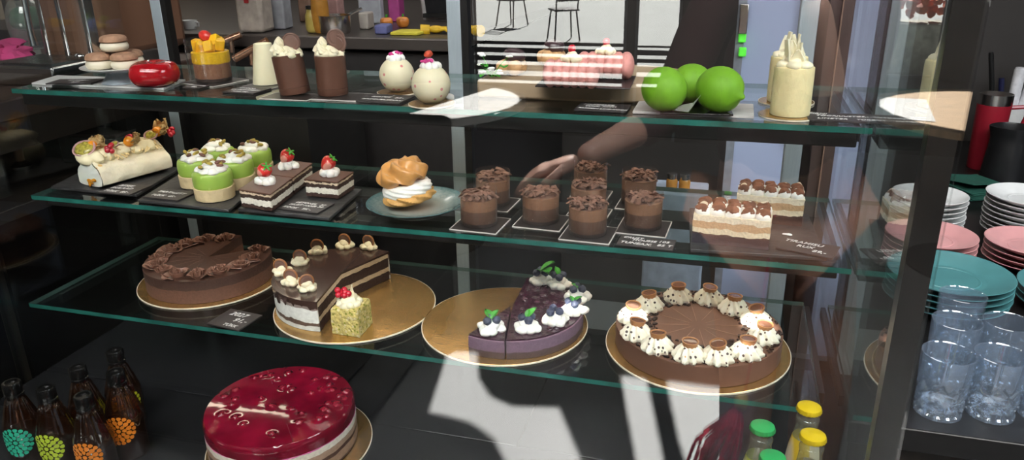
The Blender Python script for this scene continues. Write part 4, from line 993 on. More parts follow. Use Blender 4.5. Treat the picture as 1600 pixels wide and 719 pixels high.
# ================================================================ DECK
ZD = DK+.0004
bc5 = (-.752, 1.0)
p = at(437, 630, DK+.004+.072)
bc5 = (p.x, p.y)
round_board(bc5[0]+.012, bc5[1]-.002, ZD, .135, 'gold board on the dark deck under the raspberry cake')
HR = .072; ZR = ZD+.0036
t = thing('raspberry_cake', 'large round cake under shiny red raspberry jelly on the deck', 'cake', (bc5[0], bc5[1], ZR))
rs = layers('raspberry_cake_side', [(0, (.10, .055, .045)), (.004, (.40, .26, .18)), (.018, (.09, .045, .035)), (.024, (.42, .28, .2)), (.035, (.80, .74, .62)), (.046, (.62, .12, .32))], .072, .0018, 45, .45, .3, 180)
b = B(); disc(b, .1205, 0, .0475, 96); b.build('cake_layers', rs, t)
rj, nt, out, N, L = nodes('raspberry_jelly')
b_ = N('ShaderNodeBsdfPrincipled'); tc = N('ShaderNodeTexCoord'); nz = N('ShaderNodeTexNoise'); nz.inputs['Scale'].default_value = 22; L(tc.outputs['Object'], nz.inputs[0])
rp = N('ShaderNodeValToRGB'); rp.color_ramp.elements[0].position = .35; rp.color_ramp.elements[0].color = (.13, .003, .014, 1); rp.color_ramp.elements[1].position = .7; rp.color_ramp.elements[1].color = (.27, .006, .03, 1); L(nz.outputs['Fac'], rp.inputs[0]); L(rp.outputs[0], b_.inputs['Base Color'])
n2 = N('ShaderNodeTexNoise'); n2.inputs['Scale'].default_value = 34; n2.inputs['Detail'].default_value = 1; L(tc.outputs['Object'], n2.inputs[0]); bp = N('ShaderNodeBump'); bp.inputs['Strength'].default_value = .045; bp.inputs['Distance'].default_value = .004; L(n2.outputs['Fac'], bp.inputs['Height'])
setp(b_, Roughness=.07, Coat_Weight=1.0, Subsurface_Weight=.2); b_.inputs['Subsurface Radius'].default_value = (.01, .002, .002); b_.inputs['Subsurface Scale'].default_value = 1.0; L(bp.outputs[0], b_.inputs['Normal']); L(bp.outputs[0], b_.inputs['Coat Normal']); L(b_.outputs[0], out.inputs[0])
b = B(); prof = [(.1203, .0476), (.1207, .06), (.1195, .069), (.117, .0715)]+[(r, .072) for r in (.112, .1, .085, .07, .05, .03, .012)]+[(.0001, .072)]
rd = random.Random(12); bumps = [(rd.uniform(0, 6.28), rd.uniform(.07, .108), rd.uniform(.007, .011)) for _ in range(34)]+[(rd.uniform(0, 6.28), rd.uniform(.0, .06), rd.uniform(.006, .009)) for _ in range(9)]
b.lathe([(.1203, .0476), (.1208, .06), (.1200, .068), (.1175, .0712)], 96, caps=False)
vs = []; fs = []; nr_, na = 44, 150
for j in range(nr_+1):
    r = .1175*j/nr_
    for i in range(na):
        a = 2*PI*i/na; x, y = r*cos(a), r*sin(a); z = .0712+.0006*(1-j/nr_)
        if j < nr_:
            for (ba, br, bs) in bumps:
                d2 = (x-br*cos(ba))**2+(y-br*sin(ba))**2
                if d2 < (3*bs)**2: z += .0024*math.exp(-d2/(bs*bs*.45))
        vs.append((x, y, z))
for j in range(nr_):
    for i in range(na): fs.append((j*na+i, j*na+(i+1) % na, (j+1)*na+(i+1) % na, (j+1)*na+i))
b.add(vs, fs); b.build('raspberry_jelly', rj, t)
b = B(); rasp = mat('set_raspberry', (.22, .008, .024), .12, var=.35, scale=120, bump=.6, bscale=260, coat=.8)
for k, (ba, br, bs) in enumerate(bumps): b.blob((br*cos(ba), br*sin(ba), .0724), (bs*.62, bs*.62, .0034), 12, .35, 260, seed=k)
b.build('raspberries', rasp, t)['kind'] = 'stuff'
b = B()
for a in (.2, 1.25, 2.3, -.85): b.box((.09*cos(a), .09*sin(a), .0719), (.05, .0008, .0006), a)
b.build('portion_lines', mat('jelly_line', (.1, .003, .01), .3), t)

# amber bottles at the left
amber = clear('amber_glass', (.42, .20, .09), .12, .0, body=(.045, .016, .006), bodyw=.2)
capm = mat('black_screw_cap', (.005, .005, .005), .2, var=.2, coat=.3)
def flower(par, col, lab):
    m = mat(lab.replace(' ', '_'), col, .5, var=.08)
    b = B(); R = .0296
    def pt(u, v): return Vector((R*sin(u/R), -R*cos(u/R), .055+v))
    def petal(a, r0, r1, w):
        vs = []; n = 8
        for i in range(n):
            s = i/n*2*PI; q = (r0+r1)/2+(r1-r0)/2*cos(s); h = w*sin(s)*(1+.25*cos(s))
            vs.append(pt(q*cos(a)-h*sin(a), q*sin(a)+h*cos(a)))
        b.add(vs, [tuple(range(n))])
    for k in range(8): petal(k*PI/4, .0050, .0122, .0031)
    for k in range(12): petal(k*PI/6+.2, .0112, .0200, .0039)
    for k in range(18): petal(k*PI/9, .0192, .0262, .0035)
    vs = [pt(.0036*cos(k*PI/5), .0036*sin(k*PI/5)) for k in range(10)]; b.add(vs, [tuple(range(10))])
    return b.build('flower_print', m, par)
def bottle(px, py, y, col, colname, label, rz):
    p = aty(px, py, y); h = p.z-ZD
    t = thing('amber_bottle', label, 'bottle', (p.x, p.y, ZD), rz, 'amber bottles with flower prints')
    bh = h-.155 if h > .165 else 0
    body = h-.082
    B().lathe(smoothprof([(.0001, 0), (.026, 0), (.0288, .003), (.0288, body), (.0285, body+.006), (.016, body+.050), (.0125, body+.056), (.0125, body+.064)], 2), 84, fn=lambda a, r, z, s: (r*(1+(.022*cos(14*a) if body+.004 < z < body+.055 else 0)), z)).build('bottle_glass', amber, t)
    b = B(); b.lathe([(.0126, body+.058), (.0142, body+.059), (.0142, body+.0625), (.0128, body+.0635), (.0128, body+.065), (.0138, body+.066), (.0138, body+.0800), (.0125, body+.082), (.0095, body+.082), (.009, body+.079), (.0001, body+.079)], 36, fn=lambda a, r, z, s: (r*(1+.015*cos(40*a)), z)); b.build('screw_cap', capm, t)
    if col:
        o = flower(t, col, colname); o.location.z = body-.066
    b = B(); b.lathe([(.0001, .002), (.0268, .002), (.0268, body-.006), (.0001, body-.006)], 32); b.build('drink', mat('dark_drink', (.018, .009, .005), .3), t)
    return t
ORG, LIM, TEA, YEL = (.75, .22, .02), (.42, .55, .03), (.02, .42, .26), (.55, .55, .02)
bottle(178, 547, .915, YEL, 'yellow print', 'amber bottle with a yellow flower print, rearmost of the group', .85)
bottle(120, 573, .86, None, '', 'amber bottle in the middle of the rear row, its print hidden', 0)
bottle(179, 580, .845, ORG, 'orange print', 'amber bottle with an orange flower print, at the right of the group', .35)
bottle(129, 617, .785, ORG, 'vivid orange print', 'amber bottle with an orange flower print, nearest the front in the middle', .25)
bottle(70, 605, .785, LIM, 'lime print', 'amber bottle with a lime green flower print', .2)
bottle(17, 597, .785, TEA, 'teal print', 'amber bottle with a teal flower print, leftmost of the group', .35)

# small lemonade bottles at the right
cg = clear('clear_bottle_glass', (.86, .9, .86), .06, .02, body=(.5, .52, .42), bodyw=.16)
def soda(px, py, y, capc, lab, label, liquid):
    p = aty(px, py, y); h = p.z-ZD
    t = thing('soda_bottle', label, 'bottle', (p.x, p.y, ZD), .3, 'small soda bottles with crown caps')
    B().lathe(smoothprof([(.0001, 0), (.020, 0), (.0225, .003), (.0225, h*.5), (.0205, h*.66), (.0155, h-.045), (.0135, h-.026), (.0148, h-.022), (.0148, h-.018), (.0125, h-.016), (.0125, h-.004)], 2), 36).build('bottle_glass', cg, t)
    B().lathe([(.0155, h-.008), (.0162, h-.0065), (.0150, h-.0015), (.0125, h), (.0001, h+.0004)], 63, fn=lambda a, r, z, s: (r*(1+(.035*cos(21*a) if s < .3 else 0)), z)).build('crown_cap', capc, t)
    B().lathe(smoothprof([(.0229, h*.2), (.0229, h*.5), (.0209, h*.66), (.0163, h-.047)], 2), 36, caps=False).build('paper_label', lab, t)
    B().lathe([(.0001, .004), (.0205, .004), (.0205, h*.5), (.0185, h*.66), (.0001, h*.66)], 28).build('drink', liquid, t); return t
ycap = mat('yellow_cap', (.72, .52, .01), .35, var=.06); gcap = mat('green_cap', (.03, .36, .10), .35, var=.06)
yl = stripes('yellow_label', (.75, .66, .5), (.75, .52, .03), 28, 0, .5, .5, .05); gl = stripes('green_label', (.6, .55, .42), (.34, .38, .06), 28, 0, .5, .5, .05)
yd = mat('lemonade', (.6, .5, .18), .2); gd = mat('green_drink', (.3, .33, .12), .2)
soda(1265, 634, .93, ycap, yl, 'small soda bottle with yellow cap, rearmost of the yellow ones', yd)
soda(1271, 678, .865, ycap, yl, 'small soda bottle with yellow cap, middle of the yellow ones', yd)
soda(1281, 732, .80, ycap, yl, 'small soda bottle with yellow cap, front one cut by the picture edge', yd)
soda(1192, 664, .885, gcap, gl, 'small soda bottle with green cap, rear one', gd)
soda(1208, 712, .82, gcap, gl, 'small soda bottle with green cap, front one', gd)

# ================================================================ RIGHT-HAND COUNTER
cx0 = XR+.03
t = thing('side_counter', 'black counter beside the case holding plates and tumblers', 'counter', (1.3, 2.065, 0))
B().box((-1.3+(cx0+2.6)/2, 0, CT-.02), (2.6-cx0, 1.93, .04)).build('counter_top', black, t, bevel=.003)
B().box((-1.3+(cx0+2.6)/2, 0.01, CT/2-.02), (2.6-cx0-.02, 1.88, CT-.04)).build('counter_base', mat('dark_wood_front', (.03, .022, .016), .5, var=.3, scale=6, stretch=(12, 1, 1)), t)
ZK = CT+.0004
def plate_prof(r): return smoothprof([(.0001, 0), (r*.55, 0), (r*.6, .002), (r*.95, .017), (r, .021), (r*.985, .0225), (r*.9, .0185), (r*.6, .0065), (r*.55, .0055), (.0001, .0055)], 2)
tealm = mat('teal_stoneware', (.06, .19, .2), .3, var=.1, scale=20, coat=.25); pinkm = mat('pink_stoneware', (.55, .27, .27), .35, var=.08, scale=20, coat=.2); whm = mat('white_saucer', (.72, .73, .72), .2, var=.04, coat=.3)
def stack(x, y, r, n, m, nm, cat, step, labf, group, top=None):
    p = Vector((x, y, CT)); first = None; rd = random.Random(int(x*1000))
    for k in range(n):
        loc = (p.x+rd.uniform(-.0015, .0015), p.y+rd.uniform(-.0015, .0015), ZK+k*step)
        lab = labf(k, n)
        if not first:
            first = thing(nm, lab, cat, loc, 0, group)
            B().lathe(plate_prof(r), 72).build('dish', m, first)
            b = B(); b.lathe([(r*.46, .0058), (r*.48, .0068), (r*.5, .0058)], 64, caps=False); b.build('ring_relief', m, first)
        else: dup(first, lab, loc)
ordn = ['lowest', 'second lowest', 'third lowest', 'fourth lowest', 'fifth lowest', 'sixth lowest', 'seventh lowest', 'eighth lowest']
def namer(a, where):
    return lambda k, n: a+', '+('topmost' if k == n-1 else ordn[k])+' of the stack '+where
stack(.450, 1.577, .115, 5, tealm, 'teal_plate', 'plate', .0125, namer('teal plate', 'behind the tumblers'), 'teal plates behind the tumblers')
stack(.700, 1.61, .115, 3, tealm, 'teal_plate', 'plate', .0125, namer('teal plate', 'at the picture edge'), 'teal plates at the picture edge')
stack(.72, 2.03, .095, 8, whm, 'white_saucer', 'saucer', .0122, namer('white saucer', 'at the right edge'), 'white saucers at the right edge')
stack(.49, 1.985, .085, 8, whm, 'white_saucer', 'saucer', .0122, namer('white saucer', 'behind the corner post'), 'white saucers behind the corner post')
stack(.675, 1.83, .095, 4, pinkm, 'pink_plate', 'plate', .0125, namer('pink plate', 'at the right edge'), 'pink plates at the right edge')
stack(.46, 1.795, .095, 5, pinkm, 'pink_plate', 'plate', .0125, namer('pink plate', 'behind the teal plates'), 'pink plates behind the teal plates')
# cut crystal tumblers
cut = clear('cut_crystal', (.88, .92, .96), .13, .02, body=(.55, .66, .82), bodyw=.07)
def tumbler(px, py, label, first=None, rz=0):
    p = at(px, py, CT); loc = (p.x, p.y, ZK)
    if first: return dup(first, label, loc, rz)
    t = thing('crystal_tumbler', label, 'glass', loc, rz, 'cut crystal tumblers'); r = .038; H = .103
    b = B(); n = 96; rows = 40; vs = []; fs = []
    for j in range(rows+1):
        s = j/rows; z = H*s
        for i in range(n):
            a = 2*PI*i/n; q = r*(.9+.1*s)
            if .05 < s < .62:
                u1 = (a*8/(2*PI)+s*3.4) % 1; u2 = (a*8/(2*PI)-s*3.4) % 1
                g_ = max(math.exp(-((u1-.5)/.13)**2), math.exp(-((u2-.5)/.13)**2)); q -= .0038*g_
            vs.append((q*cos(a), q*sin(a), z))
    inn = [(r*.97, H), (r*.9, H*.98)]
    for j in range(rows):
        for i in range(n): fs.append((j*n+i, j*n+(i+1) % n, (j+1)*n+(i+1) % n, (j+1)*n+i))
    base = len(vs)
    prof_in = [(r*.955, H+.0006), (r*.925, H-.001), (r*.85, H*.3), (r*.8, H*.15), (r*.6, H*.12), (.0001, H*.12)]
    for (q, z) in prof_in:
        for i in range(n): a = 2*PI*i/n; vs.append((q*cos(a), q*sin(a), z))
    for i in range(n): fs.append((rows*n+i, rows*n+(i+1) % n, base+(i+1) % n, base+i))
    for j in range(len(prof_in)-1):
        for i in range(n): fs.append((base+j*n+i, base+j*n+(i+1) % n, base+(j+1)*n+(i+1) % n, base+(j+1)*n+i))
    fs.append(tuple(range(n-1, -1, -1))); b.add(vs, fs); b.build('cut_glass', cut, t, ang=25); return t
f = tumbler(1464, 642, 'cut crystal tumbler at the front, beside the black corner post')
tumbler(1545, 645, 'cut crystal tumbler at the front, second from the corner post', f, .3)
tumbler(1628, 648, 'cut crystal tumbler at the front, cut by the picture edge', f, .6)
tumbler(1478, 586, 'cut crystal tumbler in the second row, beside the corner post', f, .5)
tumbler(1556, 588, 'cut crystal tumbler in the second row, in front of the teal stack', f, .9)
tumbler(1636, 592, 'cut crystal tumbler in the second row, at the picture edge', f, .1)
tumbler(1488, 541, 'cut crystal tumbler in the rear row, right against the teal stack', f, .2)

# mugs, pitcher, napkins
p = at(1533, 255, CT); redm = mat('red_enamel', (.33, .015, .03), .3, var=.06, coat=.2)
def solid(px, py, dx=0): q = at(px, py, CT); return (q.x+dx, q.y, ZK)
k = dep(p)/1200
t = thing('red_thermos_mug', 'tall red mug with a steel rim at the back of the side counter', 'mug', solid(1533, 262)); hh = k*108/.95
B().lathe([(.0001, 0), (k*19, 0), (k*20.5, .004), (k*23, hh*.86), (k*23, hh*.865), (k*22, hh*.866), (k*19, .01), (.0001, .01)], 48).build('mug_body', redm, t)
B().lathe([(k*23, hh*.866), (k*23, hh), (k*22, hh), (k*21.4, hh*.86)], 48, caps=False).build('steel_rim', steel, t)
B().tube([(k*21, 0, hh*.82), (k*44, 0, hh*.84), (k*46, 0, hh*.74), (k*36, 0, hh*.38), (k*20, 0, hh*.34)], k*3.4, 8).build('handle', redm, t)
t = thing('white_pen_mug', 'white mug holding pens and markers, behind the red mug', 'mug', solid(1566, 238)); k2 = dep(at(1576, 238, CT))/1200; h2 = k2*75
B().lathe([(.0001, 0), (k2*19, 0), (k2*24, h2), (k2*22, h2), (k2*18, .01), (.0001, .01)], 40).build('mug_body', white_cer, t)
pw = solid(1566, 238)
def pen(dx, dz, tx, l, r, m, label, m2=None):
    t = thing('pen', label, 'pen', (pw[0]+k2*dx, pw[1]+.005, pw[2]+.014))
    d = Vector((tx, -.05, 1)).normalized(); b = B(); b.tube([d*0, d*l*.97, d*l], [r, r, r*.85], 12); b.build('barrel', m, t)
    if m2: b = B(); b.tube([d*(l*.0), d*(l*.6)], r*1.08, 12); b.build('grip', m2, t)
wpl = mat('white_plastic', (.75, .75, .78), .3); bpl = mat('dark_blue_plastic', (.012, .014, .05), .3); kpl = mat('black_plastic', (.012, .012, .012), .3)
pen(8, 0, .13, k2*150, k2*11, wpl, 'thick white marker leaning right in the pen mug'); pen(-1, 0, .0, k2*125, k2*8, wpl, 'thinner white marker in the middle of the pen mug')
pen(-13, 0, -.22, k2*150, k2*3.5, kpl, 'tall thin black pen at the left of the pen mug'); pen(-6, 0, -.16, k2*110, k2*4, bpl, 'dark blue pen in front of the white markers'); pen(15, 0, .1, k2*105, k2*5, bpl, 'dark blue pen leaning right beside the thick marker')
t = thing('black_pitcher', 'black milk pitcher in front of the red mug', 'pitcher', solid(1566, 281)); k3 = dep(at(1566, 281, CT))/1200; h3 = k3*85
B().lathe(smoothprof([(.0001, 0), (k3*32, 0), (k3*33, .005), (k3*29, h3*.6), (k3*26.5, h3*.8), (k3*29, h3), (k3*28, h3), (k3*25, h3*.8), (k3*27, h3*.5), (.0001, h3*.4)], 2), 48, fn=lambda a, r, z, s: (r*(1+.16*max(0, cos(a-PI))**12*max(0, z/h3-.6)/.4), z)).build('pitcher_body', mat('black_enamel', (.012, .012, .013), .35, coat=.2), t)
B().tube([(k3*26, .0, h3*.8), (k3*48, .0, h3*.78), (k3*50, 0, h3*.4), (k3*31, 0, h3*.25)], k3*3.5, 8).build('handle', kpl, t)
napm = mat('green_paper_napkin', (.012, .085, .06), .85, var=.15, scale=20)
p = at(1520, 300, CT); t = thing('napkin_pile', 'pile of dark green paper napkins at the back of the side counter', 'napkins', (p.x, p.y, ZK), .5)
b = B()
for i in range(6): b.box((0, 0, .003+i*.004), (.15, .15, .0028), .05*sin(i*2))
b.build('folded_napkins', napm, t, bevel=.001)
B().sheet(lambda u, v: Vector((-.07+.15*u, -.07+.15*v, .026+.02*max(0, 1-u-v)+.004*sin(u*5))), 8, 8, .0015).build('top_napkin', napm, t)
# ================================================================ FRONT OF THE CAFE (behind the camera, mirrored in the pane)
WY = -4.6; VY = 2*GY-WY
def wx(px, py=60): return aty(px, py, VY).x
def wz(px, py): return aty(px, py, VY).z
frame_m = mat('dark_front_wall', (.02, .019, .019), .7, var=.2)
wf = B()
def wbox(px0, px1, z0, z1, th=.1):
    z1 = min(z1, 1.95)
    x0 = -8 if px0 is None else wx(px0); x1 = 8 if px1 is None else wx(px1)
    wf.box(((x0+x1)/2, WY, (z0+z1)/2), (x1-x0, th, z1-z0))
wbox(None, 742, 0, 2.68); wbox(978, 996, 0, 2.68); wbox(1062, 1374, 0, 2.68); wbox(1470, None, 0, 2.68)
for (pa, pb, sill) in ((742, 978, 66), (996, 1062, 72), (1374, 1470, 120)):
    zs = wz((pa+pb)/2, sill)
    if sill == 120: wbox(pa, pb, 0, zs); continue
    rows = ((71, 76), (84, 89), (97, 103), (112, 120), (127, 132)) if pa == 742 else ((75, 79), (87, 93), (99, 105), (114, 121), (132, 137))
    edges = [zs]+[wz((pa+pb)/2, y) for r in rows for y in r]
    for k in range(0, len(edges), 2): wbox(pa, pb, edges[k+1] if k+1 < len(edges) else 0, edges[k], .012)
struct(wf.build('wall_front', frame_m, smooth=False))
for nm, (pa, pb) in (('window_1', (742, 978)), ('window_2', (996, 1062)), ('window_3', (1374, 1470))):
    b = B()
    for px in (pa, pb): b.box((wx(px), WY+.06, .975), (.02, .02, 1.94))
    struct(b.build(nm, alum, smooth=False))

# stone planter with orange flowers across the street
q = mirror(1420, 112, 0); d0 = q.y
stone = mat('pale_stone_planter', (.5, .52, .44), .9, var=.35, scale=14, bump=.6, bscale=30)
t = thing('stone_planter', 'pale stone planter with orange flowers, mirrored at upper right', 'planter', (q.x, q.y, 0))
B().box((0, 0, .28), (1.1, .5, .56)).build('stone_trough', stone, t, bevel=.03)
b = B(); rd = random.Random(2)
for k in range(60): b.blob((rd.uniform(-.5, .5), rd.uniform(-.2, .2), .62+rd.uniform(0, .25)), rd.uniform(.03, .07), 8, .4, 20, seed=k)
b.build('orange_blossom', mat('orange_blossom', (.6, .14, .05), .7, var=.4, scale=20), t)['kind'] = 'stuff'

# ================================================================ KITCHEN BEHIND THE CASE
ZB = 1.28
steelk = mat('counter_steel', (.085, .072, .066), .35, .5, var=.15, scale=5)
t = thing('back_counter', 'dark steel work counter behind the case, holding kitchen goods', 'counter', (-.9, 2.5, 0))
fy = at(640, 60, ZB).y; lx = at(470, 110, ZB)
xr_ = aty(765, 60, 2.0).x; bcx = (-2.26+xr_)/2+.9; bcw = xr_+2.26
B().box((bcx, (fy+3.02)/2-2.5, ZB-.015), (bcw, 3.02-fy, .03)).build('counter_top', steelk, t, bevel=.003)
B().box((bcx, (fy+3.02)/2-2.5+.02, ZB/2-.02), (bcw-.04, 3.0-fy, ZB-.04)).build('cupboard_front', mat('dark_cupboard', (.016, .014, .014), .5), t)
tl = thing('side_worktop', 'steel worktop running towards the case at the left, under the copper rails', 'counter', (-1.065, (1.43+fy-.02)/2, 0)); tw = fy-.02-1.43
B().box((0, .0, ZB-.095), (.4, tw, .03)).build('worktop', steelk, tl, bevel=.003)
B().box((0, .01, (ZB-.11)/2), (.38, tw-.03, ZB-.115)).build('cupboard', blackm, tl)
ZB += .0005
def kp(px, py, dy=0): q = at(px, py, ZB); return (q.x, max(q.y+dy, fy+.07), ZB)
def ks(px, py): return dep(at(px, py, ZB))/1200
# saucepan
k = ks(482, 60); t = thing('saucepan', 'steel saucepan standing on the back counter', 'pan', kp(482, 62, .05))
B().lathe([(.0001, 0), (k*23, 0), (k*25, .005), (k*26, k*28), (k*27.5, k*29), (k*25, k*29), (k*24, .008), (.0001, .008)], 40).build('pan_body', steel, t)
B().tube([(k*10, k*24, k*25), (k*14, k*40, k*30), (k*14, k*70, k*33)], k*2.5, 8).build('handle', steel, t)
# bottles, jars, bags, boxes
def kbox(px, py, wp, hp, m, nm, lab, cat, dp=.05, bev=.004, dy=0, extra=None):
    k = ks(px, py); t = thing(nm, lab, cat, kp(px, py, dy), .1)
    B().box((0, 0, k*hp/2), (k*wp, dp, k*hp)).build('body', m, t, bevel=bev)
    if extra: extra(t, k)
    return t
def kbot(px, py, wp, hp, m, nm, lab, neck=.35, capm_=None, dy=0):
    k = ks(px, py); r = k*wp/2; h = k*hp; t = thing(nm, lab, 'bottle', kp(px, py, dy))
    B().lathe(smoothprof([(.0001, 0), (r, 0), (r, h*.65), (r*neck, h*.8), (r*neck, h), (.0001, h)], 2), 32).build('bottle_body', m, t)
    B().lathe([(r*neck*1.1, h*.9), (r*neck*1.1, h*1.03), (.0001, h*1.03)], 24).build('bottle_cap', capm_ or kpl, t)
amb = mat('amber_syrup', (.42, .19, .03), .25, var=.2, coat=.3); yel = mat('yellow_jar', (.42, .32, .08), .3, var=.2); redl = mat('red_mark', (.4, .03, .03), .5); brn = mat('brown_bag', (.22, .13, .09), .7, var=.2); gry = mat('grey_paper', (.33, .34, .37), .6, var=.15); whp = mat('white_bag', (.42, .36, .31), .7, var=.2, bump=.3)
kbot(440, 66, 30, 95, amb, 'syrup_bottle', 'tall amber syrup bottle left of the saucepan', .4, dy=.03)
kbot(416, 68, 26, 44, yel, 'honey_jar', 'yellow jar in front of the amber syrup bottle', .7)
kbox(463, 56, 30, 60, mat('pink_carton', (.36, .2, .18), .6), 'pink_carton', 'dull pink carton between syrup bottle and saucepan', 'carton', dy=.2)
t = kbox(338, 62, 46, 58, whp, 'flour_bag', 'white paper bag with a red mark behind the mango cup', 'bag', .07, .01, .05)
B().box((0, -.037, .09), (.012, .002, .03)).build('red_mark', redl, t)
kbox(372, 58, 30, 70, gry, 'grey_box', 'grey box right of the white paper bag', 'box', dy=.2)
kbox(398, 50, 22, 58, brn, 'brown_box', 'brown box behind the yellow jar', 'box', dy=.28)
kbox(524, 50, 40, 70, gry, 'paper_folder', 'grey upright folder of papers on the back counter', 'folder', .03, dy=.22)
kbox(552, 50, 16, 26, mat('clear_tub', (.4, .36, .32), .3), 'plastic_tub', 'small pale tub right of the grey folder', 'tub', dy=.08)
t = kbox(573, 45, 20, 62, mat('magenta_box', (.35, .05, .2), .5), 'magenta_box', 'magenta carton standing on the back counter', 'carton', .05, dy=.2)
kbox(600, 52, 20, 14, mat('blue_sponge', (.12, .13, .3), .6), 'blue_sponge', 'blue sponge between the orange peppers', 'sponge')
b_or = mat('orange_pepper', (.6, .2, .03), .35, var=.2, coat=.3)
for (px, py, r, lab) in ((592, 47, 10, 'orange pepper left of the blue sponge'), (618, 46, 10, 'orange pepper right of the blue sponge')):
    k = ks(px, py); t = thing('orange_pepper', lab, 'vegetable', kp(px, py, .05), 0, 'orange peppers on the back counter')
    B().lathe(smoothprof([(.0001, .1*k*r), (k*r*.7, 0), (k*r, k*r*.8), (k*r*.9, k*r*1.5), (k*r*.3, k*r*1.7), (.0001, k*r*1.5)], 2), 32, fn=lambda a, q, z, s: (q*(1+.1*cos(4*a)), z)).build('flesh', b_or, t)
    B().tube([(0, 0, k*r*1.5), (.002, 0, k*r*2.1)], k*1.6, 6).build('stalk', green_leaf, t)
yg = mat('yellow_rubber', (.72, .45, .02), .5, var=.15)
k = ks(640, 52); t = thing('yellow_cloth', 'folded yellow cloth in front of the peppers', 'cloth', kp(640, 53)); B().box((0, 0, .004), (k*46, .07, .008)).build('cloth', mat('yellow_cloth', (.6, .52, .05), .8), t, bevel=.002)
def glove(px, py, lab, s):
    k = ks(px, py); t = thing('rubber_glove', lab, 'glove', kp(px, py), s); b = B()
    b.blob((0, 0, k*6), (k*13, k*9, k*6), 18, .2, 40)
    for j in range(4): b.tube([(k*8, (j-1.5)*k*4.5, k*6), (k*16, (j-1.5)*k*5.5, k*7), (k*23, (j-1.5)*k*6, k*(2+j % 2))], [k*3.2, k*3, k*2.4], 10)
    b.tube([(0, k*7, k*6), (k*6, k*14, k*5)], [k*3.4, k*2.6], 10); b.tube([(-k*8, 0, k*5), (-k*22, 0, k*5)], [k*8, k*9], 14)
    b.build('glove', yg, t)
glove(680, 52, 'yellow rubber glove left of the middle rear post', .3); glove(737, 52, 'yellow rubber glove right of the middle rear post', 2.6)
k = ks(697, 46); t = thing('green_lime', 'green lime beside the yellow gloves', 'fruit', kp(697, 50, .06)); B().blob((0, 0, k*7), (k*8, k*7, k*7), 18).build('lime', lime_m, t)
# tablet
k = ks(660, 40); t = thing('tablet', 'tablet in a pale frame leaning on the back counter', 'tablet', tuple(Vector(kp(661, 40, .12))+Vector((0, 0, .010))))
Mx = RX(.25)
b = B(); b.box((0, 0, k*38), (k*62, .014, k*92), M=Mx); b.build('frame', mat('tablet_frame', (.48, .46, .45), .4), t, bevel=.006)
b = B(); b.box((0, -.0085, k*38+.002), (k*44, .003, k*70), M=Mx); b.build('screen', mat('tablet_screen', (.02, .02, .022), .12), t)
b = B(); b.box((0, .05, .006), (k*50, .12, .012)); b.build('stand', kpl, t)
# espresso cups and copper rails
for (px, py, lab) in ((288, 52, 'white cup on the back counter beside the rear post'),):
    k = ks(px, py); t = thing('white_cup', lab, 'cup', (aty(298, 46, fy+.1).x, fy+.1, ZB)); B().lathe([(.0001, 0), (k*9, 0), (k*12, k*14), (k*10.5, k*14), (k*8, k*2), (.0001, k*2)], 32).build('cup_body', white_cer, t); B().tube([(k*11, 0, k*11), (k*17, 0, k*10), (k*16, 0, k*5), (k*9, 0, k*3)], k*1.6, 8).build('handle', white_cer, t)
copper = mat('copper_rail', (.52, .3, .2), .25, .9, var=.1)
for (a, c, lab) in (((345, 66), (376, 54), 'short copper rail, upper one beside the mango cup'), ((366, 92), (418, 64), 'long copper rail, lower one right of the mango cup')):
    yy = 1.69 if a[1] == 66 else 1.56; p0, p1 = aty(a[0], a[1], yy), aty(c[0], c[1], yy+.02); t = thing('copper_rail', lab, 'rail', p0, 0, 'copper rails on the left worktop'); v = p1-p0
    b = B(); b.tube([Vector((0, 0, .0)), v], .009, 12); b.build('rail', copper, t); B().tube([v*.5, v*.5+Vector((0, 0, -.034))], .006, 8).build('post', copper, t)
# pale fridge with bracket and green lights
x0, x1 = aty(1152, 60, 2.0).x, aty(1262, 60, 2.0).x
frm = mat('pale_blue_fridge', (.34, .4, .56), .45, var=.05, scale=3)
t = thing('tall_fridge', 'pale blue fridge standing behind the right end of the case', 'fridge', ((x0+x1)/2, 2.3, 0))
B().box((0, 0, 1.0), (x1-x0, .56, 2.0)).build('fridge_body', frm, t, bevel=.01)
B().box(((x1-x0)/2-.012, -.288, 1.45), (.012, .02, .9)).build('edge_trim', alum, t)
B().box((-(x1-x0)/2+.006, -.287, 1.0), (.02, .012, 1.96)).build('left_trim', mat('grey_trim', (.2, .22, .25), .4), t)
p = aty(1162, 30, 1.985); B().box((p.x-(x0+x1)/2-.0, -.3, p.z), (.02, .03, .07)).build('hinge', steel, t, bevel=.002)
grn = mat('green_light', (.1, .75, .05), .5, emit=.5)
for py in (58, 83): p = aty(1160, py, 1.98); B().box((p.x-(x0+x1)/2, -.299, p.z), (.018, .012, .03 if py == 58 else .022)).build('green_indicator', grn, t, bevel=.003)
# dark cupboard between, brown panel right
x0, x1 = aty(1272, 60, 1.9).x, aty(1345, 60, 1.9).x
t = thing('brown_cabinet', 'tall dark brown cabinet right of the pale fridge', 'cabinet', ((x0+x1)/2, 2.3, 0))
B().box((0, 0, 1.4+.0005), (x1-x0, .5, 1.199)).build('cabinet_body', mat('brown_laminate', (.05, .034, .028), .45, var=.2, scale=5, stretch=(8, 1, 1)), t, bevel=.004)
B().box((.02, -.256, 1.42), (.003, .012, 1.15)).build('edge_strip', mat('brown_edge', (.2, .13, .09), .4), t)
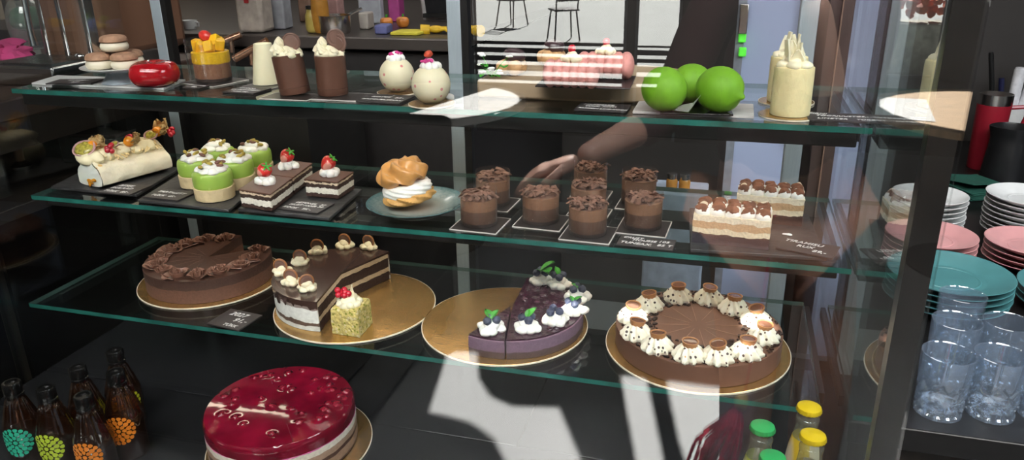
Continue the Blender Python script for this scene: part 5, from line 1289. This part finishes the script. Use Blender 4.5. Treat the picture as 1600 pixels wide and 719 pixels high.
# salt shakers on a pale box behind the middle shelf
q = aty(1056, 318, 1.62); t = thing('pale_box', 'pale blue box behind the middle shelf, under the small shakers', 'box', (q.x, 1.66, 0)); B().box((0, 0, (q.z+.025)/2), (.13, .1, q.z+.025)).build('box_body', mat('pale_blue_box', (.3, .36, .45), .5), t, bevel=.004)
for i, px in enumerate((1048, 1068)):
    t = thing('glass_shaker', ['glass shaker with a steel lid, left of the pair on the pale box', 'glass shaker with a steel lid, right of the pair on the pale box'][i], 'shaker', (aty(px, 300, 1.62).x, 1.64, q.z+.0255), 0, 'shakers on the pale box')
    B().lathe([(.0001, 0), (.012, 0), (.0125, .02), (.009, .026), (.0001, .026)], 24).build('jar', amb, t); B().lathe([(.0098, .024), (.0105, .036), (.0001, .038)], 24).build('lid', steel, t)

# ================================================================ LEFT OF THE CASE
zl = 1.235
t = thing('left_counter', 'dark brown counter left of the case, under the coffee machine', 'counter', (-1.78, 1.25, 0))
brown = mat('brown_counter', (.06, .036, .028), .4, var=.15, scale=6)
B().box((0, .0, zl-.02), (1.0, .94, .04)).build('counter_top', brown, t, bevel=.004)
B().box((.0, .03, zl-.07), (.96, .86, .06)).build('drawer_front', mat('dark_front', (.02, .014, .012), .5), t)
for sx in (-1, 1): B().box((sx*.46, .3, (zl-.10)/2), (.04, .3, zl-.10)).build('leg', blackm, t)
leftc = t
zl += .0006
def lp(px, py): q = at(px, py, zl); return q
mx0, mx1 = aty(62, 60, 1.36).x, -1.285; ms = (mx1-mx0)/.84
q = lp(150, 84); mach = thing('coffee_machine', 'brown and chrome coffee machine at the upper left', 'coffee machine', ((mx0+mx1)/2, 1.50, zl))
cpanel = mat('copper_panel', (.26, .135, .085), .38, .3, var=.1, scale=4)
B().box((0, 0, .28), (.82*ms, .28, .50)).build('machine_body', cpanel, mach, bevel=.02)
B().box((0, -.10, .02), (.84*ms, .36, .04)).build('drip_tray', steel, mach, bevel=.004)
gr = B()
for i in range(26): gr.box(((-.38+.03*i)*ms, -.21, .043), (.012*ms, .12, .004))
gr.build('drip_grille', steel, mach)
for x in (-.24*ms, .02*ms, .34*ms): B().box((x, -.146, .26), (.012, .03, .44)).build('chrome_strip', chrome, mach, bevel=.003)
for x in (-.1*ms, .2*ms):
    B().lathe([(.034, 0), (.036, .05), (.03, .06), (.0001, .06)], 32, T(x, -.175, .36)).build('group_head', chrome, mach)
    B().tube([(x, -.20, .37), (x+.01, -.26, .36), (x+.012, -.32, .35)], [.012, .014, .018], 12).build('filter_handle', kpl, mach)
st_ = B(); st_.tube([(-.3*ms, -.15, .5), (-.27*ms, -.18, .38), (-.22*ms, -.19, .2), (-.19*ms, -.2, .1), (-.185*ms, -.2, .07)], [.006, .006, .006, .006, .009], 10); st_.build('steam_wand', chrome, mach)
q = lp(38, 98); t = thing('pink_cloth', 'crumpled bright pink cloth at the upper left', 'cloth', (q.x, q.y-.09, zl+.010))
b = B(); b.blob((0, 0, .026), (.10, .06, .03), 36, .55, 40); b.blob((.05, -.01, .02), (.06, .05, .022), 30, .6, 50); b.build('cloth', mat('pink_fabric', (.62, .06, .22), .8, var=.15, scale=12), t)
t = thing('glass_cup', 'clear glass cup with green inside, above the pink cloth', 'cup', (q.x+.02, q.y+.02, zl+.0))
B().lathe(smoothprof([(.0001, .03), (.03, .03), (.044, .05), (.048, .1), (.04, .135), (.03, .145)], 2), 40, caps=False).build('glass_bowl', clear('cup_glass', (.9, .93, .9), .08, body=(.5, .5, .48), bodyw=.25), t)
B().lathe(smoothprof([(.0001, .075), (.036, .08), (.04, .1), (.03, .128), (.0001, .13)], 2), 32).build('green_filling', mat('green_filling', (.02, .14, .06), .5, var=.3), t)
B().lathe([(.03, 0), (.03, .004), (.012, .008), (.012, .03), (.0001, .03)], 32).build('foot', white_cer, t)
q = lp(150, 116); t = thing('steel_tamper', 'short polished steel tamper beside the macaron stand', 'tamper', (q.x, q.y-.03, zl)); B().lathe(smoothprof([(.0001, 0), (.024, 0), (.024, .012), (.013, .018), (.011, .03), (.015, .042), (.012, .05), (.0001, .051)], 2), 32).build('tamper_body', chrome, t)
# shelf below with wooden tamper and grey box
zs_ = 1.035
B().box((0, 0, zs_-.012), (.98, .92, .024)).build('lower_shelf', mat('dark_shelf', (.03, .022, .018), .45, var=.2), leftc, bevel=.002)
zs_ += .0006; q = at(35, 264, zs_); k = dep(q)/1200
t = thing('wooden_tamper', 'wooden handled tamper with a steel foot beyond the left side pane', 'tamper', (q.x, q.y, zs_))
B().lathe(smoothprof([(k*6, k*14), (k*7, k*26), (k*6, k*38), (k*13, k*52), (k*16, k*60), (k*13, k*68), (.0001, k*70)], 2), 32).build('wooden_handle', mat('dark_walnut', (.16, .10, .06), .4, var=.25, scale=20), t)
B().lathe([(.0001, 0), (k*15, 0), (k*15, k*6), (k*7, k*14), (.0001, k*14)], 32).build('steel_foot', steel, t)
q = at(135, 254, zs_); k = dep(q)/1200; t = thing('grey_bin', 'grey steel knock box with a slotted lid behind the roulade', 'box', (q.x+.02, q.y+.06, zs_), .05)
B().box((0, 0, k*22), (k*105, .14, k*44)).build('bin_body', mat('grey_steel', (.13, .14, .135), .4, .3), t, bevel=.004); B().box((0, 0, k*46), (k*108, .145, k*4)).build('lid', mat('bin_lid', (.08, .07, .065), .5), t); B().box((.0, 0, k*48.3), (k*50, .012, k*.8)).build('slot', blackm, t)

# ================================================================ ADDED STRIP OF LIGHT OVER THE BACK COUNTER, FOR THE JELLY HIGHLIGHT
q = at(440, 640, DK+.076); d = ray(440, 640); d.z = -d.z; q = q+d*((2.75-q.y)/d.y)  # added light, set along the ray mirrored in the raspberry jelly
t = thing('highlight_strip', 'long hung strip of light added over the back counter for a highlight', 'added light', (q.x-.05, q.y, q.z))
B().box((0, 0, .03), (.86, .10, .05)).build('housing', alum, t, bevel=.004)
B().box((0, -.0, -.004), (.80, .085, .018)).build('glow_bar', mat('warm_glow', (1, .93, .84), .4, var=.01, emit=26), t, bevel=.003)
for sx in (-.3, .3): B().tube([(sx, 0, .055), (sx, 0, ROOF-q.z-.012)], .004, 6).build('hanger', kpl, t)

tub = mat('cool_glow', (1, .97, .92), .4, var=.01, emit=8)  # glow of the strips added for streaks on the bottles
for i, (x, lab) in enumerate(((-1.25, 'slim strip of light added in front of the case, above the amber bottles'), (-.35, 'slim strip of light added in front of the case, above the cream puff'), (.55, 'slim strip of light added in front of the case, above the tumblers'))):
    t = thing('glint_strip', lab, 'added light', (x, .12, 2.42), 0, 'slim strips of light added in front of the case')
    B().box((0, 0, .02), (.07, .62, .04)).build('housing', blackm, t, bevel=.003)
    B().box((0, 0, -.006), (.045, .58, .016)).build('glow_bar', tub, t, bevel=.003)
    for sy in (-.2, .2): B().tube([(0, sy, .04), (0, sy, ROOF-2.42-.012)], .004, 6).build('hanger', kpl, t)

sofa = mat('black_upholstery', (.014, .012, .011), .8, var=.25, scale=60)  # unseen bench put in to darken the pane's left reflection
t = thing('darkening_bench', 'long black bench added to darken what the pane mirrors at the left', 'bench', (-2.05, -.75, 0))
B().box((0, 0, .36), (2.1, 1.1, .18)).build('seat_cushion', sofa, t, bevel=.03)
B().box((0, -.48, .66), (2.1, .16, .44)).build('back_cushion', sofa, t, bevel=.03)
B().box((0, 0, .17), (2.06, 1.06, .2)).build('base', blackm, t, bevel=.005)
for sx in (-1, 1):
    for sy in (-1, 1): B().box((sx*.98, sy*.45, .035), (.06, .06, .07)).build('foot', blackm, t)
# ================================================================ THE PHOTOGRAPHER (mirrored in the pane)
def hole_over(p, r): pass
skin = mat('skin', (.55, .33, .26), .5, var=.06, scale=30, sss=.15)
maroon = mat('maroon_knit', (.05, .014, .018), .85, var=.2, scale=120); brownc = mat('brown_corduroy', (.46, .22, .14), .8, var=.15, scale=60); hairm = mat('brown_hair', (.05, .028, .016), .6, var=.3, scale=80, stretch=(6, 6, 1)); shoem = mat('black_leather_shoe', (.015, .013, .012), .35)
def skinned(name, joints, edges, m, parent, sub=2):
    me = bpy.data.meshes.new(name); me.from_pydata([j[0] for j in joints], edges, [])
    o = bpy.data.objects.new(name, me); C.objects.link(o); me.materials.append(m)
    o.parent = parent
    sm = o.modifiers.new('Skin', 'SKIN'); 
    for i, j in enumerate(joints):
        r = j[1]; me.skin_vertices[0].data[i].radius = r if isinstance(r, tuple) else (r, r)
    me.skin_vertices[0].data[0].use_root = True
    s = o.modifiers.new('Subdivision', 'SUBSURF'); s.levels = sub; s.render_levels = sub
    bpy.context.view_layer.update()
    ev = o.evaluated_get(bpy.context.evaluated_depsgraph_get()); me2 = bpy.data.meshes.new_from_object(ev)
    o.modifiers.clear(); o.data = me2; bpy.data.meshes.remove(me)
    for p_ in me2.polygons: p_.use_smooth = True
    return o
px_, py_ = .12, -.36
hv = aty(835, 276, 1.52); hand = Vector((hv.x, 2*GY-1.52, hv.z))
per = thing('person', 'person in maroon top and brown trousers holding up a phone, mirrored in the front pane', 'person', (px_, py_, 0))
O = Vector((px_, py_, 0)); H = hand-O
wl_ = H+Vector((.09, -.03, .035)); el = Vector((-.25, .0, 1.12)); phone = Vector((-px_+.10, -py_-.07, 1.47)); wr_ = phone+Vector((.03, -.035, -.07)); er = Vector((.08, .2, 1.12))
J = [((0, 0, .96), (.15, .105)), ((0, .005, 1.12), (.125, .09)), ((0, 0, 1.28), (.14, .095)), ((0, -.01, 1.40), (.085, .07)), ((0, .0, 1.46), .05), ((0, .02, 1.52), .055), ((0, .03, 1.60), (.075, .092)), ((0, .025, 1.68), (.068, .085)),
     ((-.165, -.01, 1.375), .052), (tuple(el), .042), (tuple(el.lerp(wl_, .45)), .038), (tuple(wl_), .026),
     ((.165, -.01, 1.375), .052), (tuple(er), .042), (tuple(er.lerp(wr_, .45)), .038), (tuple(wr_), .026),
     ((-.06, 0, .90), .088), ((-.02, .03, .50), .058), ((-.01, .0, .30), .054), ((-.01, -.02, .09), .038), ((-.01, .1, .035), .034),
     ((.09, 0, .90), .088), ((.15, .03, .50), .06), ((.16, -.01, .30), .055), ((.165, -.02, .09), .038), ((.165, .1, .035), .034)]
E_ = [(0,1),(1,2),(2,3),(3,4),(4,5),(5,6),(6,7),(3,8),(8,9),(9,10),(10,11),(3,12),(12,13),(13,14),(14,15),(0,16),(16,17),(17,18),(18,19),(19,20),(0,21),(21,22),(22,23),(23,24),(24,25)]
body = skinned('body', J, E_, skin, per)
def grow(ids, m, name, k=1.1, add=.006):
    mp = {i: n for n, i in enumerate(ids)}
    js = []
    for i in ids:
        r = J[i][1]; r = r if isinstance(r, tuple) else (r, r); js.append((J[i][0], (r[0]*k+add, r[1]*k+add)))
    return skinned(name, js, [(mp[a], mp[b]) for a, b in E_ if a in mp and b in mp], m, per)
grow([0, 1, 2, 3, 8, 9, 10, 12, 13, 14], maroon, 'knit_top')
grow([0, 16, 17, 18, 19, 21, 22, 23, 24], brownc, 'trousers', 1.12, .008)
for fx in (-.01, .165):
    b = B(); b.blob((fx, .05, .045), (.045, .125, .042), 20); b.box((fx, .05, .008), (.085, .24, .016)); b.build('shoe', shoem, per)
h = B(); h.blob((0, -.005, 1.66), (.094, .108, .115), 24, .08, 30); h.blob((0, -.06, 1.52), (.075, .05, .14), 20, .1, 30); h.build('hair', hairm, per)
f = B(); f.blob((0, .122, 1.615), (.013, .018, .022), 12); [f.blob((sx*.082, .02, 1.62), (.012, .022, .032), 12) for sx in (-1, 1)]; f.build('nose_and_ears', skin, per)
f = B(); f.blob((0, .112, 1.572), (.022, .008, .007), 12); f.build('lips', mat('lips', (.4, .12, .1), .4), per)
for sx in (-1, 1): B().blob((sx*.032, .108, 1.645), (.013, .008, .008), 12).build('eye', mat('eye_white', (.7, .7, .7), .2), per)
def hand_mesh(w, d, side, curl, nm):
    d = d.normalized(); sd = d.cross(Vector((0, 0, 1))).normalized()*side; nn = sd.cross(d)*side
    js = [(tuple(w), (.026, .017)), (tuple(w+d*.045), (.036, .015)), (tuple(w+d*.085), (.038, .013))]; ed = [(0, 1), (1, 2)]
    for k in range(4):
        ln_ = (.068, .078, .073, .057)[k]; o0 = w+d*.09+sd*(.029-.0193*k); n0 = len(js)
        a = curl*.35; p = o0; dd = d
        js.append((tuple(p), .0095)); ed.append((2, n0))
        for q in range(3):
            a2 = curl*(.45+.5*q); dd = d*cos(a2)-nn*sin(a2); p = p+dd*ln_*(.44, .32, .24)[q]; js.append((tuple(p), .0092-.0009*q)); ed.append((n0+q, n0+q+1))
    n0 = len(js); t0 = w+d*.03+sd*.034
    js += [(tuple(t0), .012), (tuple(t0+d*.028+sd*.022-nn*.008), .0105), (tuple(t0+d*.055+sd*.028-nn*.016), .009)]; ed += [(1, n0), (n0, n0+1), (n0+1, n0+2)]
    return skinned(nm, js, ed, skin, per)
hand_mesh(wl_, Vector((-.16, .02, -.06)), 1, .55, 'hand')
hand_mesh(wr_, Vector((-.04, .02, .16)), -1, .7, 'hand')
ph = thing('phone', 'black phone held up by the person taking the picture, mirrored in the pane', 'phone', (.02, -.05, 1.475), YAW)
B().box((0, 0, 0), (.155, .009, .075), M=RX(-PIT)).build('phone_body', mat('phone_black', (.012, .012, .013), .25), ph, bevel=.003)
B().lathe([(.012, 0), (.012, .002), (.009, .0025), (.0001, .0025)], 20, RX(-PIT) @ T(-.055, .0045, .02) @ RX(-PI/2)).build('lens', chrome, ph)
# red tassel scarf hanging beside the trousers
q = aty(1128, 668, 1.50); q = Vector((q.x, 2*GY-1.50, q.z))
t = thing('red_tassel', 'bright red fringed tassel hanging beside the brown trousers, mirrored low at the right', 'tassel', q)
b = B(); rd = random.Random(6)
for k in range(46):
    a = rd.uniform(0, 6.28); r = rd.uniform(.01, .06); b.tube([(.03, 0, .06), (.02+r*.4*cos(a), r*.4*sin(a), .02), (r*cos(a)-.01, r*sin(a), -.05), (r*1.1*cos(a)-.03, r*sin(a), -.16)], [.004, .0035, .003, .002], 5)
b.build('fringe', mat('red_yarn', (.78, .03, .09), .8, var=.25, scale=90), t)['kind'] = 'stuff'
B().blob((.035, 0, .07), (.016, .016, .022), 14, .1, 90).build('knot', mat('gold_knot', (.6, .4, .1), .5), t)
b = B(); b.tube([(.04, 0, .085), (.06, -.06, .30), (.07, -.14, .46)], .003, 6); b.build('cord', mat('red_cord', (.4, .02, .04), .7), t)
# ---------------------------------------------------------------- camera and view
cd = bpy.data.cameras.new('Camera'); cam = bpy.data.objects.new('Camera', cd); C.objects.link(cam)
cd.sensor_width = 36; cd.lens = FPX/1600*36; cd.clip_start = .02
cam.matrix_world = Matrix(((RT.x, UP.x, -FW.x, CAM.x), (RT.y, UP.y, -FW.y, CAM.y), (RT.z, UP.z, -FW.z, CAM.z), (0, 0, 0, 1)))
sc = bpy.context.scene; sc.camera = cam
sc.view_settings.view_transform = 'Standard'; sc.view_settings.look = 'None'; sc.view_settings.exposure = 0; sc.view_settings.gamma = 1; sc.view_settings.use_curve_mapping = False
sc.cycles.transparent_max_bounces = 48; sc.cycles.max_bounces = 10; sc.cycles.caustics_refractive = False; sc.cycles.caustics_reflective = False
sc.cycles.sample_clamp_indirect = 25
